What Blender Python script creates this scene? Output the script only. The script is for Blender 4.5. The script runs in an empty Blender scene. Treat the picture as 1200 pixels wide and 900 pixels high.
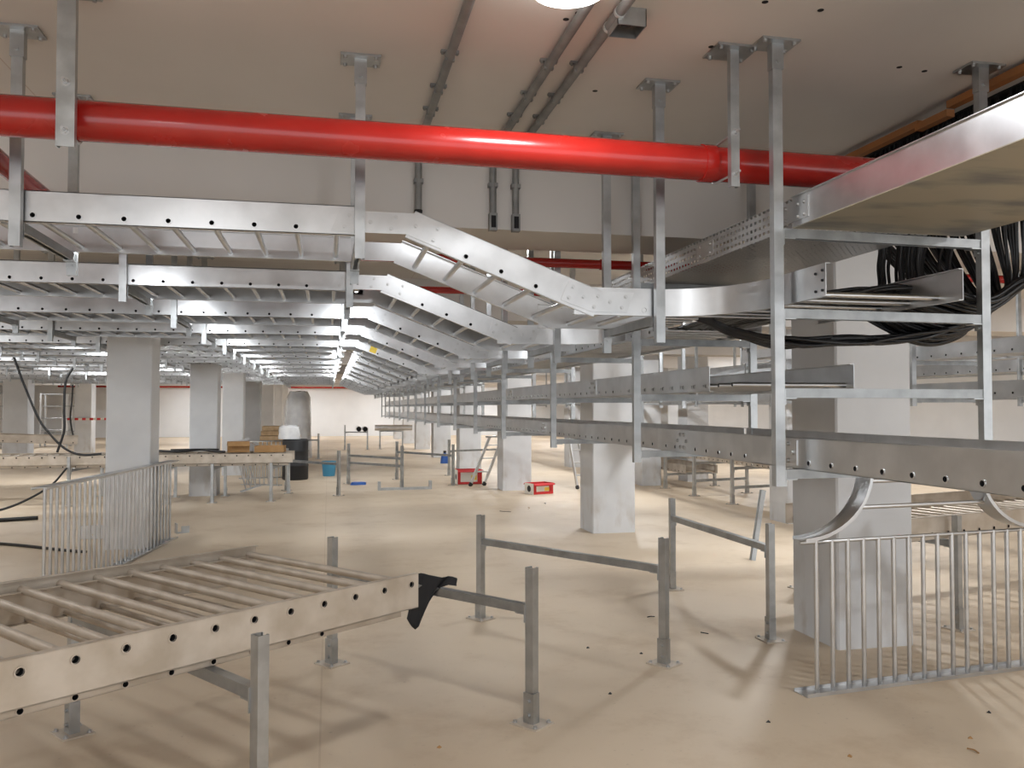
import bpy, math, random
from mathutils import Vector, Matrix
random.seed(7)
S = bpy.context.scene
COL = S.collection
PI = math.pi
V = Vector

# ------------------------------------------------------------------ measures
ZC, ZL, YSTEP = 3.56, 2.95, 6.3        # high ceiling, low ceiling, the step between them
RH = 0.165                             # side rail height
EYE = 1.6

# ------------------------------------------------------------------ materials
def nodes(name):
    m = bpy.data.materials.new(name); m.use_nodes = True
    nt = m.node_tree; b = nt.nodes['Principled BSDF']
    return m, nt, b
def mix_noise(nt, b, c1, c2, scale, detail=4, lo=.35, hi=.65, rough=None, coord='Object'):
    tc = nt.nodes.new('ShaderNodeTexCoord'); n = nt.nodes.new('ShaderNodeTexNoise')
    n.inputs['Scale'].default_value = scale; n.inputs['Detail'].default_value = detail
    nt.links.new(tc.outputs[coord], n.inputs['Vector'])
    r = nt.nodes.new('ShaderNodeValToRGB')
    r.color_ramp.elements[0].position = lo; r.color_ramp.elements[1].position = hi
    r.color_ramp.elements[0].color = (*c1, 1); r.color_ramp.elements[1].color = (*c2, 1)
    nt.links.new(n.outputs['Fac'], r.inputs['Fac'])
    nt.links.new(r.outputs['Color'], b.inputs['Base Color'])
    if rough:
        mr = nt.nodes.new('ShaderNodeMapRange')
        mr.inputs['To Min'].default_value = rough[0]; mr.inputs['To Max'].default_value = rough[1]
        nt.links.new(n.outputs['Fac'], mr.inputs['Value']); nt.links.new(mr.outputs['Result'], b.inputs['Roughness'])
    return tc, n, r
def simple(name, c, rough=.5, metal=0., c2=None, scale=8, rr=None, coat=0):
    m, nt, b = nodes(name)
    b.inputs['Base Color'].default_value = (*c, 1); b.inputs['Roughness'].default_value = rough
    b.inputs['Metallic'].default_value = metal
    if coat: b.inputs['Coat Weight'].default_value = coat
    if c2: mix_noise(nt, b, c, c2, scale, rough=rr)
    return m
M = {}
M['galv'] = simple('galvanised_steel', (.52, .525, .53), .3, 1.0, (.62, .625, .63), 5, (.25, .36))
M['strut'] = simple('galvanised_strut', (.38, .39, .395), .4, .85, (.49, .505, .51), 9, (.25, .42))
M['dusty'] = simple('dusty_galvanised', (.46, .39, .31), .55, .35, (.60, .53, .45), 6, (.4, .65))
M['bolt'] = simple('zinc_bolt', (.5, .5, .5), .35, .9)
M['dark'] = simple('dark_hole', (.012, .012, .014), .9)  # black inside holes and recesses, their shade put into the colour
M['red'] = simple('red_paint', (.33, .011, .008), .3, 0, (.40, .016, .011), 3, (.16, .34), coat=.3)
M['darkred'] = simple('dark_red_paint', (.35, .012, .012), .25, 0, coat=.3)
M['cable'] = simple('black_cable', (.012, .012, .013), .38)
M['col'] = None
M['white'] = simple('white_plaster', (.80, .805, .815), .8, 0, (.84, .845, .855), 1.2)
M['black'] = simple('black_plastic', (.015, .015, .017), .5)
M['bar'] = simple('crossbar_steel', (.27, .28, .28), .45, .8, (.37, .38, .385), 9, (.3, .45))
M['shade_cover'] = simple('shade_dark_cover', (.13, .125, .115), .55, .5, (.18, .17, .16), 4)  # dark colour stands in for shade inside the ladders
M['cloth'] = simple('black_cloth', (.02, .02, .022), .9)
M['orange'] = simple('orange_duct', (.42, .16, .05), .55, .1, (.34, .15, .06), 6)
M['yellow'] = simple('yellow_label', (.85, .62, .08), .6)
M['card'] = simple('cardboard', (.36, .19, .07), .85, 0, (.42, .24, .1), 7)
M['wood'] = simple('pale_timber', (.48, .32, .17), .8, 0, (.6, .43, .26), 9)
M['boxred'] = simple('red_carton', (.60, .03, .03), .6)
M['boxwhite'] = simple('cream_carton', (.78, .74, .66), .7)
M['blue'] = simple('blue_plastic', (.06, .28, .45), .45)
M['bluecap'] = simple('deep_blue_plastic', (.03, .12, .45), .4)
M['alu'] = simple('aluminium', (.66, .66, .65), .35, .7)
M['film'] = simple('clear_film_wrap', (.92, .92, .92), .16, 0, (.78, .78, .79), 5, coat=.5)
M['glow'] = None
m, nt, b = nodes('lamp_glass'); b.inputs['Base Color'].default_value = (.9, .9, .88, 1)
b.inputs['Emission Color'].default_value = (1, .98, .94, 1); b.inputs['Emission Strength'].default_value = 7; M['glow'] = m

# columns: painted concrete, scuffed near the floor
m, nt, b = nodes('column_paint')
tc, n, r = mix_noise(nt, b, (.62, .625, .635), (.69, .695, .705), 2.2)
sx = nt.nodes.new('ShaderNodeSeparateXYZ'); nt.links.new(tc.outputs['Object'], sx.inputs['Vector'])
mr = nt.nodes.new('ShaderNodeMapRange'); mr.inputs['From Min'].default_value = .05; mr.inputs['From Max'].default_value = .75
mr.inputs['To Min'].default_value = .6; mr.inputs['To Max'].default_value = 0
nt.links.new(sx.outputs['Z'], mr.inputs['Value'])
n2 = nt.nodes.new('ShaderNodeTexNoise'); n2.inputs['Scale'].default_value = 3.5; n2.inputs['Detail'].default_value = 7
mp = nt.nodes.new('ShaderNodeMapping'); mp.inputs['Scale'].default_value = (1.5, 1.5, .7)
nt.links.new(tc.outputs['Object'], mp.inputs['Vector']); nt.links.new(mp.outputs['Vector'], n2.inputs['Vector'])
m2 = nt.nodes.new('ShaderNodeMapRange'); m2.inputs['From Min'].default_value = .52; m2.inputs['From Max'].default_value = .72
nt.links.new(n2.outputs['Fac'], m2.inputs['Value'])
mu = nt.nodes.new('ShaderNodeMath'); mu.operation = 'MULTIPLY'
nt.links.new(mr.outputs['Result'], mu.inputs[0]); nt.links.new(m2.outputs['Result'], mu.inputs[1])
mx = nt.nodes.new('ShaderNodeMixRGB'); mx.inputs['Color2'].default_value = (.34, .26, .18, 1)
nt.links.new(mu.outputs[0], mx.inputs['Fac']); nt.links.new(r.outputs['Color'], mx.inputs['Color1'])
nt.links.new(mx.outputs['Color'], b.inputs['Base Color']); b.inputs['Roughness'].default_value = .7
M['col'] = m

# ceiling with fine board seams
m, nt, b = nodes('ceiling_paint')
tc, n, r = mix_noise(nt, b, (.70, .665, .635), (.74, .705, .68), 1.1)
sx = nt.nodes.new('ShaderNodeSeparateXYZ'); nt.links.new(tc.outputs['Object'], sx.inputs['Vector'])
def seam(axis, period, off, w):
    a = nt.nodes.new('ShaderNodeMath'); a.operation = 'ADD'; a.inputs[1].default_value = off
    nt.links.new(sx.outputs[axis], a.inputs[0])
    f = nt.nodes.new('ShaderNodeMath'); f.operation = 'PINGPONG'; f.inputs[1].default_value = period
    nt.links.new(a.outputs[0], f.inputs[0])
    l = nt.nodes.new('ShaderNodeMath'); l.operation = 'LESS_THAN'; l.inputs[1].default_value = w
    nt.links.new(f.outputs[0], l.inputs[0]); return l
la = seam('Y', 1.22, -4.72, .004); lb = seam('X', 1.22, -.98, .003)
ad = nt.nodes.new('ShaderNodeMath'); ad.operation = 'MAXIMUM'
nt.links.new(la.outputs[0], ad.inputs[0]); nt.links.new(lb.outputs[0], ad.inputs[1])
hf = nt.nodes.new('ShaderNodeMath'); hf.operation = 'MULTIPLY'; hf.inputs[1].default_value = .45
nt.links.new(ad.outputs[0], hf.inputs[0])
mx = nt.nodes.new('ShaderNodeMixRGB'); mx.inputs['Color2'].default_value = (.42, .30, .24, 1)
nt.links.new(hf.outputs[0], mx.inputs['Fac']); nt.links.new(r.outputs['Color'], mx.inputs['Color1'])
nt.links.new(mx.outputs['Color'], b.inputs['Base Color']); b.inputs['Roughness'].default_value = .85
M['ceil'] = m

M['beam'] = simple('beam_paint', (.66, .63, .605), .85, 0, (.70, .67, .645), 1.1)
M['dull'] = simple('dull_conduit_steel', (.20, .20, .20), .55, .3, (.27, .27, .26), 8)
# floor: dusty beige screed with brown stains and a joint
m, nt, b = nodes('screed')
tc, n, r = mix_noise(nt, b, (.55, .435, .31), (.645, .525, .39), .55, 8, .3, .7)
n2 = nt.nodes.new('ShaderNodeTexNoise'); n2.inputs['Scale'].default_value = 1.3; n2.inputs['Detail'].default_value = 9; n2.inputs['Roughness'].default_value = .7
nt.links.new(tc.outputs['Object'], n2.inputs['Vector'])
m2 = nt.nodes.new('ShaderNodeMapRange'); m2.inputs['From Min'].default_value = .52; m2.inputs['From Max'].default_value = .75; m2.inputs['To Max'].default_value = .55
nt.links.new(n2.outputs['Fac'], m2.inputs['Value'])
mx = nt.nodes.new('ShaderNodeMixRGB'); mx.inputs['Color2'].default_value = (.40, .275, .165, 1)
nt.links.new(m2.outputs['Result'], mx.inputs['Fac']); nt.links.new(r.outputs['Color'], mx.inputs['Color1'])
n3 = nt.nodes.new('ShaderNodeTexNoise'); n3.inputs['Scale'].default_value = 30; n3.inputs['Detail'].default_value = 6
nt.links.new(tc.outputs['Object'], n3.inputs['Vector'])
m3 = nt.nodes.new('ShaderNodeMapRange'); m3.inputs['From Min'].default_value = .66; m3.inputs['From Max'].default_value = .74; m3.inputs['To Max'].default_value = .35
nt.links.new(n3.outputs['Fac'], m3.inputs['Value'])
mx3 = nt.nodes.new('ShaderNodeMixRGB'); mx3.inputs['Color2'].default_value = (.3, .22, .15, 1)
nt.links.new(m3.outputs['Result'], mx3.inputs['Fac']); nt.links.new(mx.outputs['Color'], mx3.inputs['Color1'])
sx = nt.nodes.new('ShaderNodeSeparateXYZ'); nt.links.new(tc.outputs['Object'], sx.inputs['Vector'])
la = seam('X', 5.65, .03, .005); lb = seam('Y', 5.65, -8.2, .005)
ad = nt.nodes.new('ShaderNodeMath'); ad.operation = 'MAXIMUM'
nt.links.new(la.outputs[0], ad.inputs[0]); nt.links.new(lb.outputs[0], ad.inputs[1])
hf = nt.nodes.new('ShaderNodeMath'); hf.operation = 'MULTIPLY'; hf.inputs[1].default_value = .3
nt.links.new(ad.outputs[0], hf.inputs[0])
mx4 = nt.nodes.new('ShaderNodeMixRGB'); mx4.inputs['Color2'].default_value = (.36, .25, .16, 1)
nt.links.new(hf.outputs[0], mx4.inputs['Fac']); nt.links.new(mx3.outputs['Color'], mx4.inputs['Color1'])
nt.links.new(mx4.outputs['Color'], b.inputs['Base Color'])
mr = nt.nodes.new('ShaderNodeMapRange'); mr.inputs['To Min'].default_value = .38; mr.inputs['To Max'].default_value = .7
nt.links.new(n2.outputs['Fac'], mr.inputs['Value']); nt.links.new(mr.outputs['Result'], b.inputs['Roughness'])
M['floor'] = m

# underside of the solid tray, dulled and stained
m, nt, b = nodes('stained_tray_underside'); M['stained'] = m; b.inputs['Metallic'].default_value = .5
tc, n, r = mix_noise(nt, b, (.42, .38, .29), (.20, .20, .19), 2.4, 7, .5, .68, rough=(.4, .6))
mp = nt.nodes.new('ShaderNodeMapping'); mp.inputs['Scale'].default_value = (.6, 1.5, 1)
nt.links.new(tc.outputs['Object'], mp.inputs['Vector']); nt.links.new(mp.outputs['Vector'], n.inputs['Vector'])
# perforated sheet: punched slots that are really open
m, nt, b = nodes('perforated_sheet')
b.inputs['Base Color'].default_value = (.45, .45, .45, 1); b.inputs['Metallic'].default_value = .7; b.inputs['Roughness'].default_value = .42
uv = nt.nodes.new('ShaderNodeUVMap'); sx = nt.nodes.new('ShaderNodeSeparateXYZ'); nt.links.new(uv.outputs['UV'], sx.inputs['Vector'])
def band(axis, period, w, off=0):
    f = nt.nodes.new('ShaderNodeMath'); f.operation = 'PINGPONG'; f.inputs[1].default_value = period / 2
    nt.links.new(sx.outputs[axis], f.inputs[0])
    l = nt.nodes.new('ShaderNodeMath'); l.operation = 'LESS_THAN'; l.inputs[1].default_value = w / 2
    nt.links.new(f.outputs[0], l.inputs[0]); return l
b1 = band('X', .05, .026); b2 = band('Y', .042, .017)
mu = nt.nodes.new('ShaderNodeMath'); mu.operation = 'MULTIPLY'
nt.links.new(b1.outputs[0], mu.inputs[0]); nt.links.new(b2.outputs[0], mu.inputs[1])
tr = nt.nodes.new('ShaderNodeBsdfTransparent'); ms = nt.nodes.new('ShaderNodeMixShader')
nt.links.new(mu.outputs[0], ms.inputs[0]); nt.links.new(b.outputs[0], ms.inputs[1]); nt.links.new(tr.outputs[0], ms.inputs[2])
nt.links.new(ms.outputs[0], nt.nodes['Material Output'].inputs['Surface'])
M['perf'] = m

# ------------------------------------------------------------------ mesh builder
class MB:
    def __init__(s): s.v = []; s.f = []; s.m = []; s.s = []; s.sharp = False
    def add(s, pts, faces, m=0, smooth=False):
        o = len(s.v); s.v += [tuple(p) for p in pts]
        for f in faces:
            s.f.append(tuple(i + o for i in f)); s.m.append(m); s.s.append(smooth)
    def box(s, x0, x1, y0, y1, z0, z1, m=0, mat=None):
        p = [V((x, y, z)) for x in (x0, x1) for y in (y0, y1) for z in (z0, z1)]
        if mat: p = [mat @ q for q in p]
        s.add(p, [(0, 1, 3, 2), (4, 6, 7, 5), (0, 4, 5, 1), (2, 3, 7, 6), (0, 2, 6, 4), (1, 5, 7, 3)], m)
    def tube(s, p, q, r, n=12, m=0, r2=None, caps=True):
        p, q = V(p), V(q); a = (q - p).normalized()
        u = a.orthogonal().normalized(); w = a.cross(u); r2 = r if r2 is None else r2
        pts = []
        for c, rr in ((p, r), (q, r2)):
            pts += [c + (u * math.cos(2*PI*i/n) + w * math.sin(2*PI*i/n)) * rr for i in range(n)]
        s.add(pts, [(i, (i+1) % n, n + (i+1) % n, n + i) for i in range(n)], m, True)
        if caps:
            s.add(pts[:n], [tuple(range(n-1, -1, -1))], m); s.add(pts[n:], [tuple(range(n))], m)
    def sweep(s, pts, r, n=8, m=0):
        pts = [V(p) for p in pts]; k = len(pts)
        T = [(pts[min(i+1, k-1)] - pts[max(i-1, 0)]).normalized() for i in range(k)]
        u = T[0].orthogonal().normalized(); out = []
        for i in range(k):
            u = (u - T[i] * u.dot(T[i])).normalized(); w = T[i].cross(u)
            out += [pts[i] + (u * math.cos(2*PI*j/n) + w * math.sin(2*PI*j/n)) * r for j in range(n)]
        s.add(out, [(i*n + j, i*n + (j+1) % n, (i+1)*n + (j+1) % n, (i+1)*n + j) for i in range(k-1) for j in range(n)], m, True)
        s.add(out[:n], [tuple(range(n-1, -1, -1))], m); s.add(out[-n:], [tuple(range(n))], m)
    def extrude(s, prof, frames, m=0):
        """prof: closed list of (a,b); frames: list of (origin, axis_a, axis_b)"""
        n = len(prof); pts = []
        for o, a, b in frames: pts += [o + a*x + b*y for x, y in prof]
        k = len(frames)
        s.add(pts, [(i*n + j, i*n + (j+1) % n, (i+1)*n + (j+1) % n, (i+1)*n + j) for i in range(k-1) for j in range(n)], m, k > 4)
        s.sharp = k > 4
        s.add(pts[:n], [tuple(range(n-1, -1, -1))], m); s.add(pts[-n:], [tuple(range(n))], m)
    def channel(s, p, q, face, web=.055, dep=.045, lip=.012, t=.004, m=0):
        p, q = V(p), V(q); a = (q - p).normalized(); n = V(face); n = (n - a * n.dot(a)).normalized(); w = a.cross(n); h = web / 2
        prof = [(-h, 0), (h, 0), (h, -dep), (h-lip, -dep), (h-lip, -dep+t), (h-t, -dep+t), (h-t, -t), (-h+t, -t), (-h+t, -dep+t), (-h+lip, -dep+t), (-h+lip, -dep), (-h, -dep)]
        s.extrude(prof, [(p, w, n), (q, w, n)], m)
    def hexbolt(s, p, n, r=.01, h=.009, m=0):
        p, n = V(p), V(n).normalized(); s.tube(p, p + n*.002, r*1.5, 10, m); s.tube(p, p + n*h, r, 6, m)
    def make(s, name, mats, parent=None):
        me = bpy.data.meshes.new(name); me.from_pydata(s.v, [], s.f); me.update()
        mats = mats if isinstance(mats, (list, tuple)) else [mats]
        for k in mats: me.materials.append(M[k] if isinstance(k, str) else k)
        me.polygons.foreach_set('material_index', s.m); me.polygons.foreach_set('use_smooth', s.s)
        if s.sharp: me.set_sharp_from_angle(angle=.6)
        o = bpy.data.objects.new(name, me); COL.objects.link(o)
        if parent: o.parent = parent
        return o
def tag(o, label, cat, group=None):
    o['label'] = label; o['category'] = cat
    if group: o['group'] = group
    return o
def struct(o): o['kind'] = 'structure'; return o
def thing(name, label, cat, loc=(0, 0, 0), rz=0, group=None):
    o = bpy.data.objects.new(name, None); COL.objects.link(o); o.empty_display_size = .1
    o.location = loc; o.rotation_euler = (0, 0, rz)
    return tag(o, label, cat, group)
def inst(src, parent, mat=None, name=None):
    o = src.copy(); COL.objects.link(o); o.parent = parent
    if mat is not None: o.matrix_local = mat
    return o
def part(me, name, parent, mat=None):
    o = bpy.data.objects.new(name, me); COL.objects.link(o); o.parent = parent
    if mat is not None: o.matrix_local = mat
    return o
def dup(root, loc, label, rz=None, group=None):
    r = root.copy(); COL.objects.link(r); r.location = loc; r['label'] = label
    if rz is not None: r.rotation_euler = (0, 0, rz)
    if group: r['group'] = group
    for ch in list(root.children):
        c = ch.copy(); COL.objects.link(c); c.parent = r
        for g in ch.children:
            d = g.copy(); COL.objects.link(d); d.parent = c
    return r
def frame(o, x, z=(0, 0, 1)):
    x = V(x).normalized(); z = V(z); z = (z - x * z.dot(x)).normalized(); y = z.cross(x)
    return Matrix(((x.x, y.x, z.x, o[0]), (x.y, y.y, z.y, o[1]), (x.z, y.z, z.z, o[2]), (0, 0, 0, 1)))

# ------------------------------------------------------------------ ladder pieces
CPROF = lambda h=RH, fl=.028, t=.004: [(0, 0), (fl, 0), (fl, t), (t, t), (t, h-t), (fl, h-t), (fl, h), (0, h)]
_rc = {}
def rail_mesh(L, holes, hz, sgn, mats=('galv',), h=RH, fl=.028):
    """side rail along +x; web outer face at y=0, flanges towards sgn*y; open punched holes of radius .0135"""
    key = (round(L, 3), tuple(round(x, 3) for x in holes), hz, sgn, mats, h)
    if key in _rc: return _rc[key]
    mb = MB(); t = .004; R = .0135; n = 12
    hs = sorted(holes); edges = [0.0]
    for i, x in enumerate(hs):
        edges.append((hs[i] + hs[i+1]) / 2 if i + 1 < len(hs) else L)
    if not hs: edges = [0.0, L]
    za, zb = max(0, hz - .04), min(h, hz + .04)
    for y, flip in ((0, 0), (sgn * t, 1)):
        def q(pts, faces):
            mb.add([V((a, y, c)) for a, c in pts], faces)
        q([(0, 0), (L, 0), (L, za), (0, za)], [(0, 1, 2, 3)])
        q([(0, zb), (L, zb), (L, h), (0, h)], [(0, 1, 2, 3)])
        if not hs: q([(0, za), (L, za), (L, zb), (0, zb)], [(0, 1, 2, 3)])
        for i, x in enumerate(hs):
            x0, x1 = edges[i], edges[i+1]; a0, a1 = max(x0, x - .04), min(x1, x + .04)
            if a0 > x0: q([(x0, za), (a0, za), (a0, zb), (x0, zb)], [(0, 1, 2, 3)])
            if x1 > a1: q([(a1, za), (x1, za), (x1, zb), (a1, zb)], [(0, 1, 2, 3)])
            inn = []; out = []
            for k in range(n):
                c, s_ = math.cos(2*PI*k/n), math.sin(2*PI*k/n)
                inn.append((x + R*c, hz + R*s_))
                mm = max(abs(c), abs(s_)); c2, s2 = c/mm, s_/mm
                out.append((x + ((a1-x) if c2 > 0 else (x-a0)) * c2, hz + ((zb-hz) if s2 > 0 else (hz-za)) * s2))
            # corners so that the ring fills the rectangle
            pts = inn + out
            fs = [(k, n+k, n+(k+1) % n, (k+1) % n) for k in range(n)]
            q(pts, fs)
            cor = [(a1, zb), (a0, zb), (a0, za), (a1, za)]
            for c, (k1, k2) in zip(cor, ((1, 2), (4, 5), (7, 8), (10, 11))):
                q([out[k1], c, out[k2]], [(0, 1, 2)])
    ya, yb = (0, fl) if sgn > 0 else (-fl, 0)
    mb.box(0, L, ya, yb, h - t, h); mb.box(0, L, ya, yb, 0, t)
    for x in (0, L):
        yy = sorted((0, sgn * t)); mb.add([(x, yy[0], 0), (x, yy[1], 0), (x, yy[1], h), (x, yy[0], h)], [(0, 1, 2, 3)])
    o = mb.make('side_rail', list(mats)); me = o.data; bpy.data.objects.remove(o); _rc[key] = me
    return me
_tc = {}
def rung_mesh(W, mats=('galv', 'dark'), r=.017):
    """tube along +y from just outside one rail to just outside the other, its ends open"""
    key = (round(W, 3), mats, r)
    if key in _tc: return _tc[key]
    mb = MB(); e = .004; ri = r * .76; dp = .05; n = 12
    mb.tube((0, -e, 0), (0, W + e, 0), r, n, 0, caps=False)
    for y0, y1 in ((-e, dp), (W + e, W - dp)):
        ring = lambda y, rr: [V((rr * math.cos(2*PI*i/n), y, rr * math.sin(2*PI*i/n))) for i in range(n)]
        a, b_, c = ring(y0, r), ring(y0, ri), ring(y1, ri)
        mb.add(a + b_, [(i, (i+1) % n, n+(i+1) % n, n+i) for i in range(n)], 0)
        mb.add(b_ + c, [(i, (i+1) % n, n+(i+1) % n, n+i) for i in range(n)], 1, True)
        mb.add(c, [tuple(range(n))], 1)
    o = mb.make('rung', list(mats)); me = o.data; bpy.data.objects.remove(o); _tc[key] = me
    return me
def ladder(label, p, d, L, W, up=(0, 0, 1), sp=.222, first=None, hz=.035, mats='galv', group=None, rungs=True, flat=False, h=RH, rr=.017, drop=(), shade_cover=False):
    """cable ladder: front rail runs from p along d; the ladder extends W to the left of d (local +y)"""
    mat = frame(p, d, up); first = sp * .5 if first is None else first
    hs = []; x = first
    while x < L - .03: hs.append(x); x += sp
    hm = [x for i, x in enumerate(hs) if i not in drop]
    if flat:      # too far away to show parts: one mesh
        mb = MB()
        for me, off in ((rail_mesh(L, hm, hz, 1, (mats,), h), 0), (rail_mesh(L, [], hz, -1, (mats,), h), W)):
            mb.add([mat @ V((v.co.x, v.co.y + off, v.co.z)) for v in me.vertices], [tuple(q.vertices) for q in me.polygons])
        for x in hm:
            mb.tube(mat @ V((x, 0, hz)), mat @ V((x, W, hz)), rr, 6)
        for x in hm:
            mb.tube(mat @ V((x, -.004, hz)), mat @ V((x, .05, hz)), .0133, 6, 1)
        if shade_cover: mb.box(0, L, .001, W - .001, h - .012, h + .003, 2, mat)
        o = mb.make('cable_ladder', [mats, 'dark', 'shade_cover'])
        return tag(o, label, 'cable ladder', group)
    t = thing('cable_ladder', label, 'cable ladder', group=group); t.matrix_world = mat
    part(rail_mesh(L, hm, hz, 1, (mats,), h), 'side_rail', t)
    part(rail_mesh(L, hm, hz, -1, (mats,), h), 'side_rail', t, Matrix.Translation((0, W, 0)))
    if rungs:
        rm = rung_mesh(W, (mats, 'dark'), rr)
        for x in hm: part(rm, 'rung', t, Matrix.Translation((x, 0, hz)))
    if shade_cover:  # sheet added on top to darken the view up into the ladder
        mb = MB(); mb.box(0, L, -.004, W + .004, h + .0005, h + .004); mb.box(0, L, .03, .034, h - .03, h + .0005); mb.box(0, L, W - .034, W - .03, h - .03, h + .0005)
        mb.make('shading_cover', 'shade_cover', t)
    return t
def splice(parent, pts, side, n=4, name='splice_plate', mat='galv', h=.13, th=.005, z0=.018):
    """bolted plate on a rail's outer face; pts: polyline of lower plate edge in parent space (x,z), y = side"""
    mb = MB(); y0, y1 = (-th, 0) if side[1] < 0 else (0, th)
    y = side[0]
    fr = []
    prof = [(y + y0, 0), (y + y1, 0), (y + y1, h), (y + y0, h)]
    fr = [(V((x, 0, z + z0)), V((0, 1, 0)), V((0, 0, 1))) for x, z in pts]
    mb.extrude(prof, fr, 0)
    L = pts[-1][0] - pts[0][0]
    def zat(x):
        for (xa, za), (xb, zb) in zip(pts, pts[1:]):
            if xa <= x <= xb: return za + (zb - za) * (x - xa) / (xb - xa)
        return pts[-1][1]
    out = -1 if side[1] < 0 else 1
    for i in range(n):
        x = pts[0][0] + L * (i + .5) / n
        for zz in ((.03, .1) if i % 2 == 0 else (.065,)):
            mb.hexbolt((x, y + (y0 if out < 0 else y1), zat(x) + z0 + zz), (0, out, 0), .0085, .009, 1)
    return mb.make(name, [mat, 'bolt'], parent)

# ------------------------------------------------------------------ the setting
X0, X1, Y0, Y1 = -18, 16, -4, 49.5
mb = MB(); mb.box(X0, X1, Y0, Y1, -.2, 0); struct(mb.make('floor', 'floor'))
mb = MB()
HC, HB = EYE + (ZC - EYE) * .806, EYE + (ZL - EYE) * .806
mb.box(X0, X1, Y0, Y1, HC, HC + .2)
for x, y in ((2.05, 3.72), (2.36, 3.74), (2.1, 3.42), (2.38, 3.42), (1.2, 4.02), (1.16, 4.1), (1.6, 5.0), (3.38, 4.3), (3.2, 4.28), (3.75, 3.55), (2.02, 4.25), (2.35, 4.22)):
    mb.tube((x*.806, y*.806, HC + .01), (x*.806, y*.806, HC - .0015), .013, 10, 1)
struct(mb.make('ceiling', ['ceil', 'dark']))
for i, y in enumerate((5.08, 10.4, 16.2, 21.8, 27.4, 33., 38.6, 44.2)):
    mb = MB(); mb.box(X0, X1, y, y + .62, HB, HC + .1); struct(mb.make('trim_%d' % (i + 2), 'beam'))
for nm, a in (('wall_back', (X0, X1, Y1, Y1 + .2)), ('wall_left', (X0 - .2, X0, Y0, Y1)), ('wall_right', (X1, X1 + .2, Y0, Y1))):
    mb = MB(); mb.box(*a, 0, HC + .2); struct(mb.make(nm, 'white'))

def column(x0, x1, y0, y1, label):
    cx, cy_ = (x0 + x1) / 2, (y0 + y1) / 2; w, d = (x1 - x0) / 2, (y1 - y0) / 2; c = .012
    zt = HB if any(abs(cy_ - q) < .7 for q in (5.38, 10.7, 16.5, 22.1, 27.7, 33.3, 38.9, 44.5)) else HC
    mb = MB(); pr = [(-w + c, -d), (w - c, -d), (w, -d + c), (w, d - c), (w - c, d), (-w + c, d), (-w, d - c), (-w, -d + c)]
    mb.extrude(pr, [(V((0, 0, 0)), V((1, 0, 0)), V((0, 1, 0))), (V((0, 0, zt)), V((1, 0, 0)), V((0, 1, 0)))])
    o = mb.make('column', 'col'); o.location = (cx, cy_, 0)
    return tag(o, label, 'column')
ORD = ['first', 'second', 'third', 'fourth', 'fifth', 'sixth', 'seventh', 'eighth', 'ninth', 'tenth', 'eleventh', 'twelfth', 'thirteenth', 'fourteenth', 'fifteenth', 'sixteenth', 'seventeenth', 'eighteenth', 'nineteenth', 'twentieth']
for i, y in enumerate((5.1, 10.45, 16.2, 21.8, 27.4, 33., 38.6, 44.2)):
    column(3.3, 3.87, y, y + .56, ['large near white column behind the fitting stood on its side', 'white column just behind the two long tiered trays, second of the right row', 'white column beside the red carton, third of the right row'][i] if i < 3 else 'white column, %s from the front in the row along the tiered trays' % ORD[i])
for i, y in enumerate((10.4, 16.35, 21.2, 26.4, 32.5, 38.6, 44.2)):
    column(-2.46, -1.98, y, y + .5, ['wide white column rising behind the rung fitting at the left', 'grey shaded column crossed by the long floor ladder'][i] if i < 2 else 'white column, %s from the front in the left row of columns' % ORD[i])
for i, (y) in enumerate((26.6, 32.4, 38.2, 43.8)):
    column(*((-9.0, -8.35) if i == 0 else (-8.68, -8.13)), y, y + .56, ['pale column at the far left edge with a black cable in front', 'narrow pale column with red and white tape across it, far left'][i] if i < 2 else 'distant white column, %s in the farthest left row' % ORD[i])
for i, (x, y) in enumerate(((6.2, 10.75), (6.3, 16.6), (7.6, 17.3), (9.1, 22.), (6.35, 22.2), (9.1, 28.))):
    column(x, x + (.42 if i == 1 else .5), y, y + .5, ['white column seen behind the left edge of the large near column', 'shaded column beyond the lower long tray, left of the stacked floor ladders', 'brownish grey column standing among the stacked floor ladders', 'white column far behind the tiered trays on the right', 'narrow white column half hidden behind the stacked floor ladders', 'farthest white column on the right side'][i])

# ------------------------------------------------------------------ hung things are laid out in units of the tray system (SC metres each, measured from eye height)
SC = .806
HUNG = []; _pre = set()
def begin_hung():
    global _pre; _pre = set(bpy.data.objects)
def end_hung():
    HUNG.extend(o for o in bpy.data.objects if o not in _pre and o.parent is None and o.get('kind') != 'structure')
BEAMS = [(5.08, 5.70), (10.4, 11.02), (16.2, 16.82), (21.8, 22.42), (27.4, 28.02), (33., 33.62), (38.6, 39.22), (44.2, 44.82)]
def zc_at(y):
    yr = y * SC
    return ZL if any(a - .06 < yr < b_ + .06 for a, b_ in BEAMS) else ZC
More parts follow.
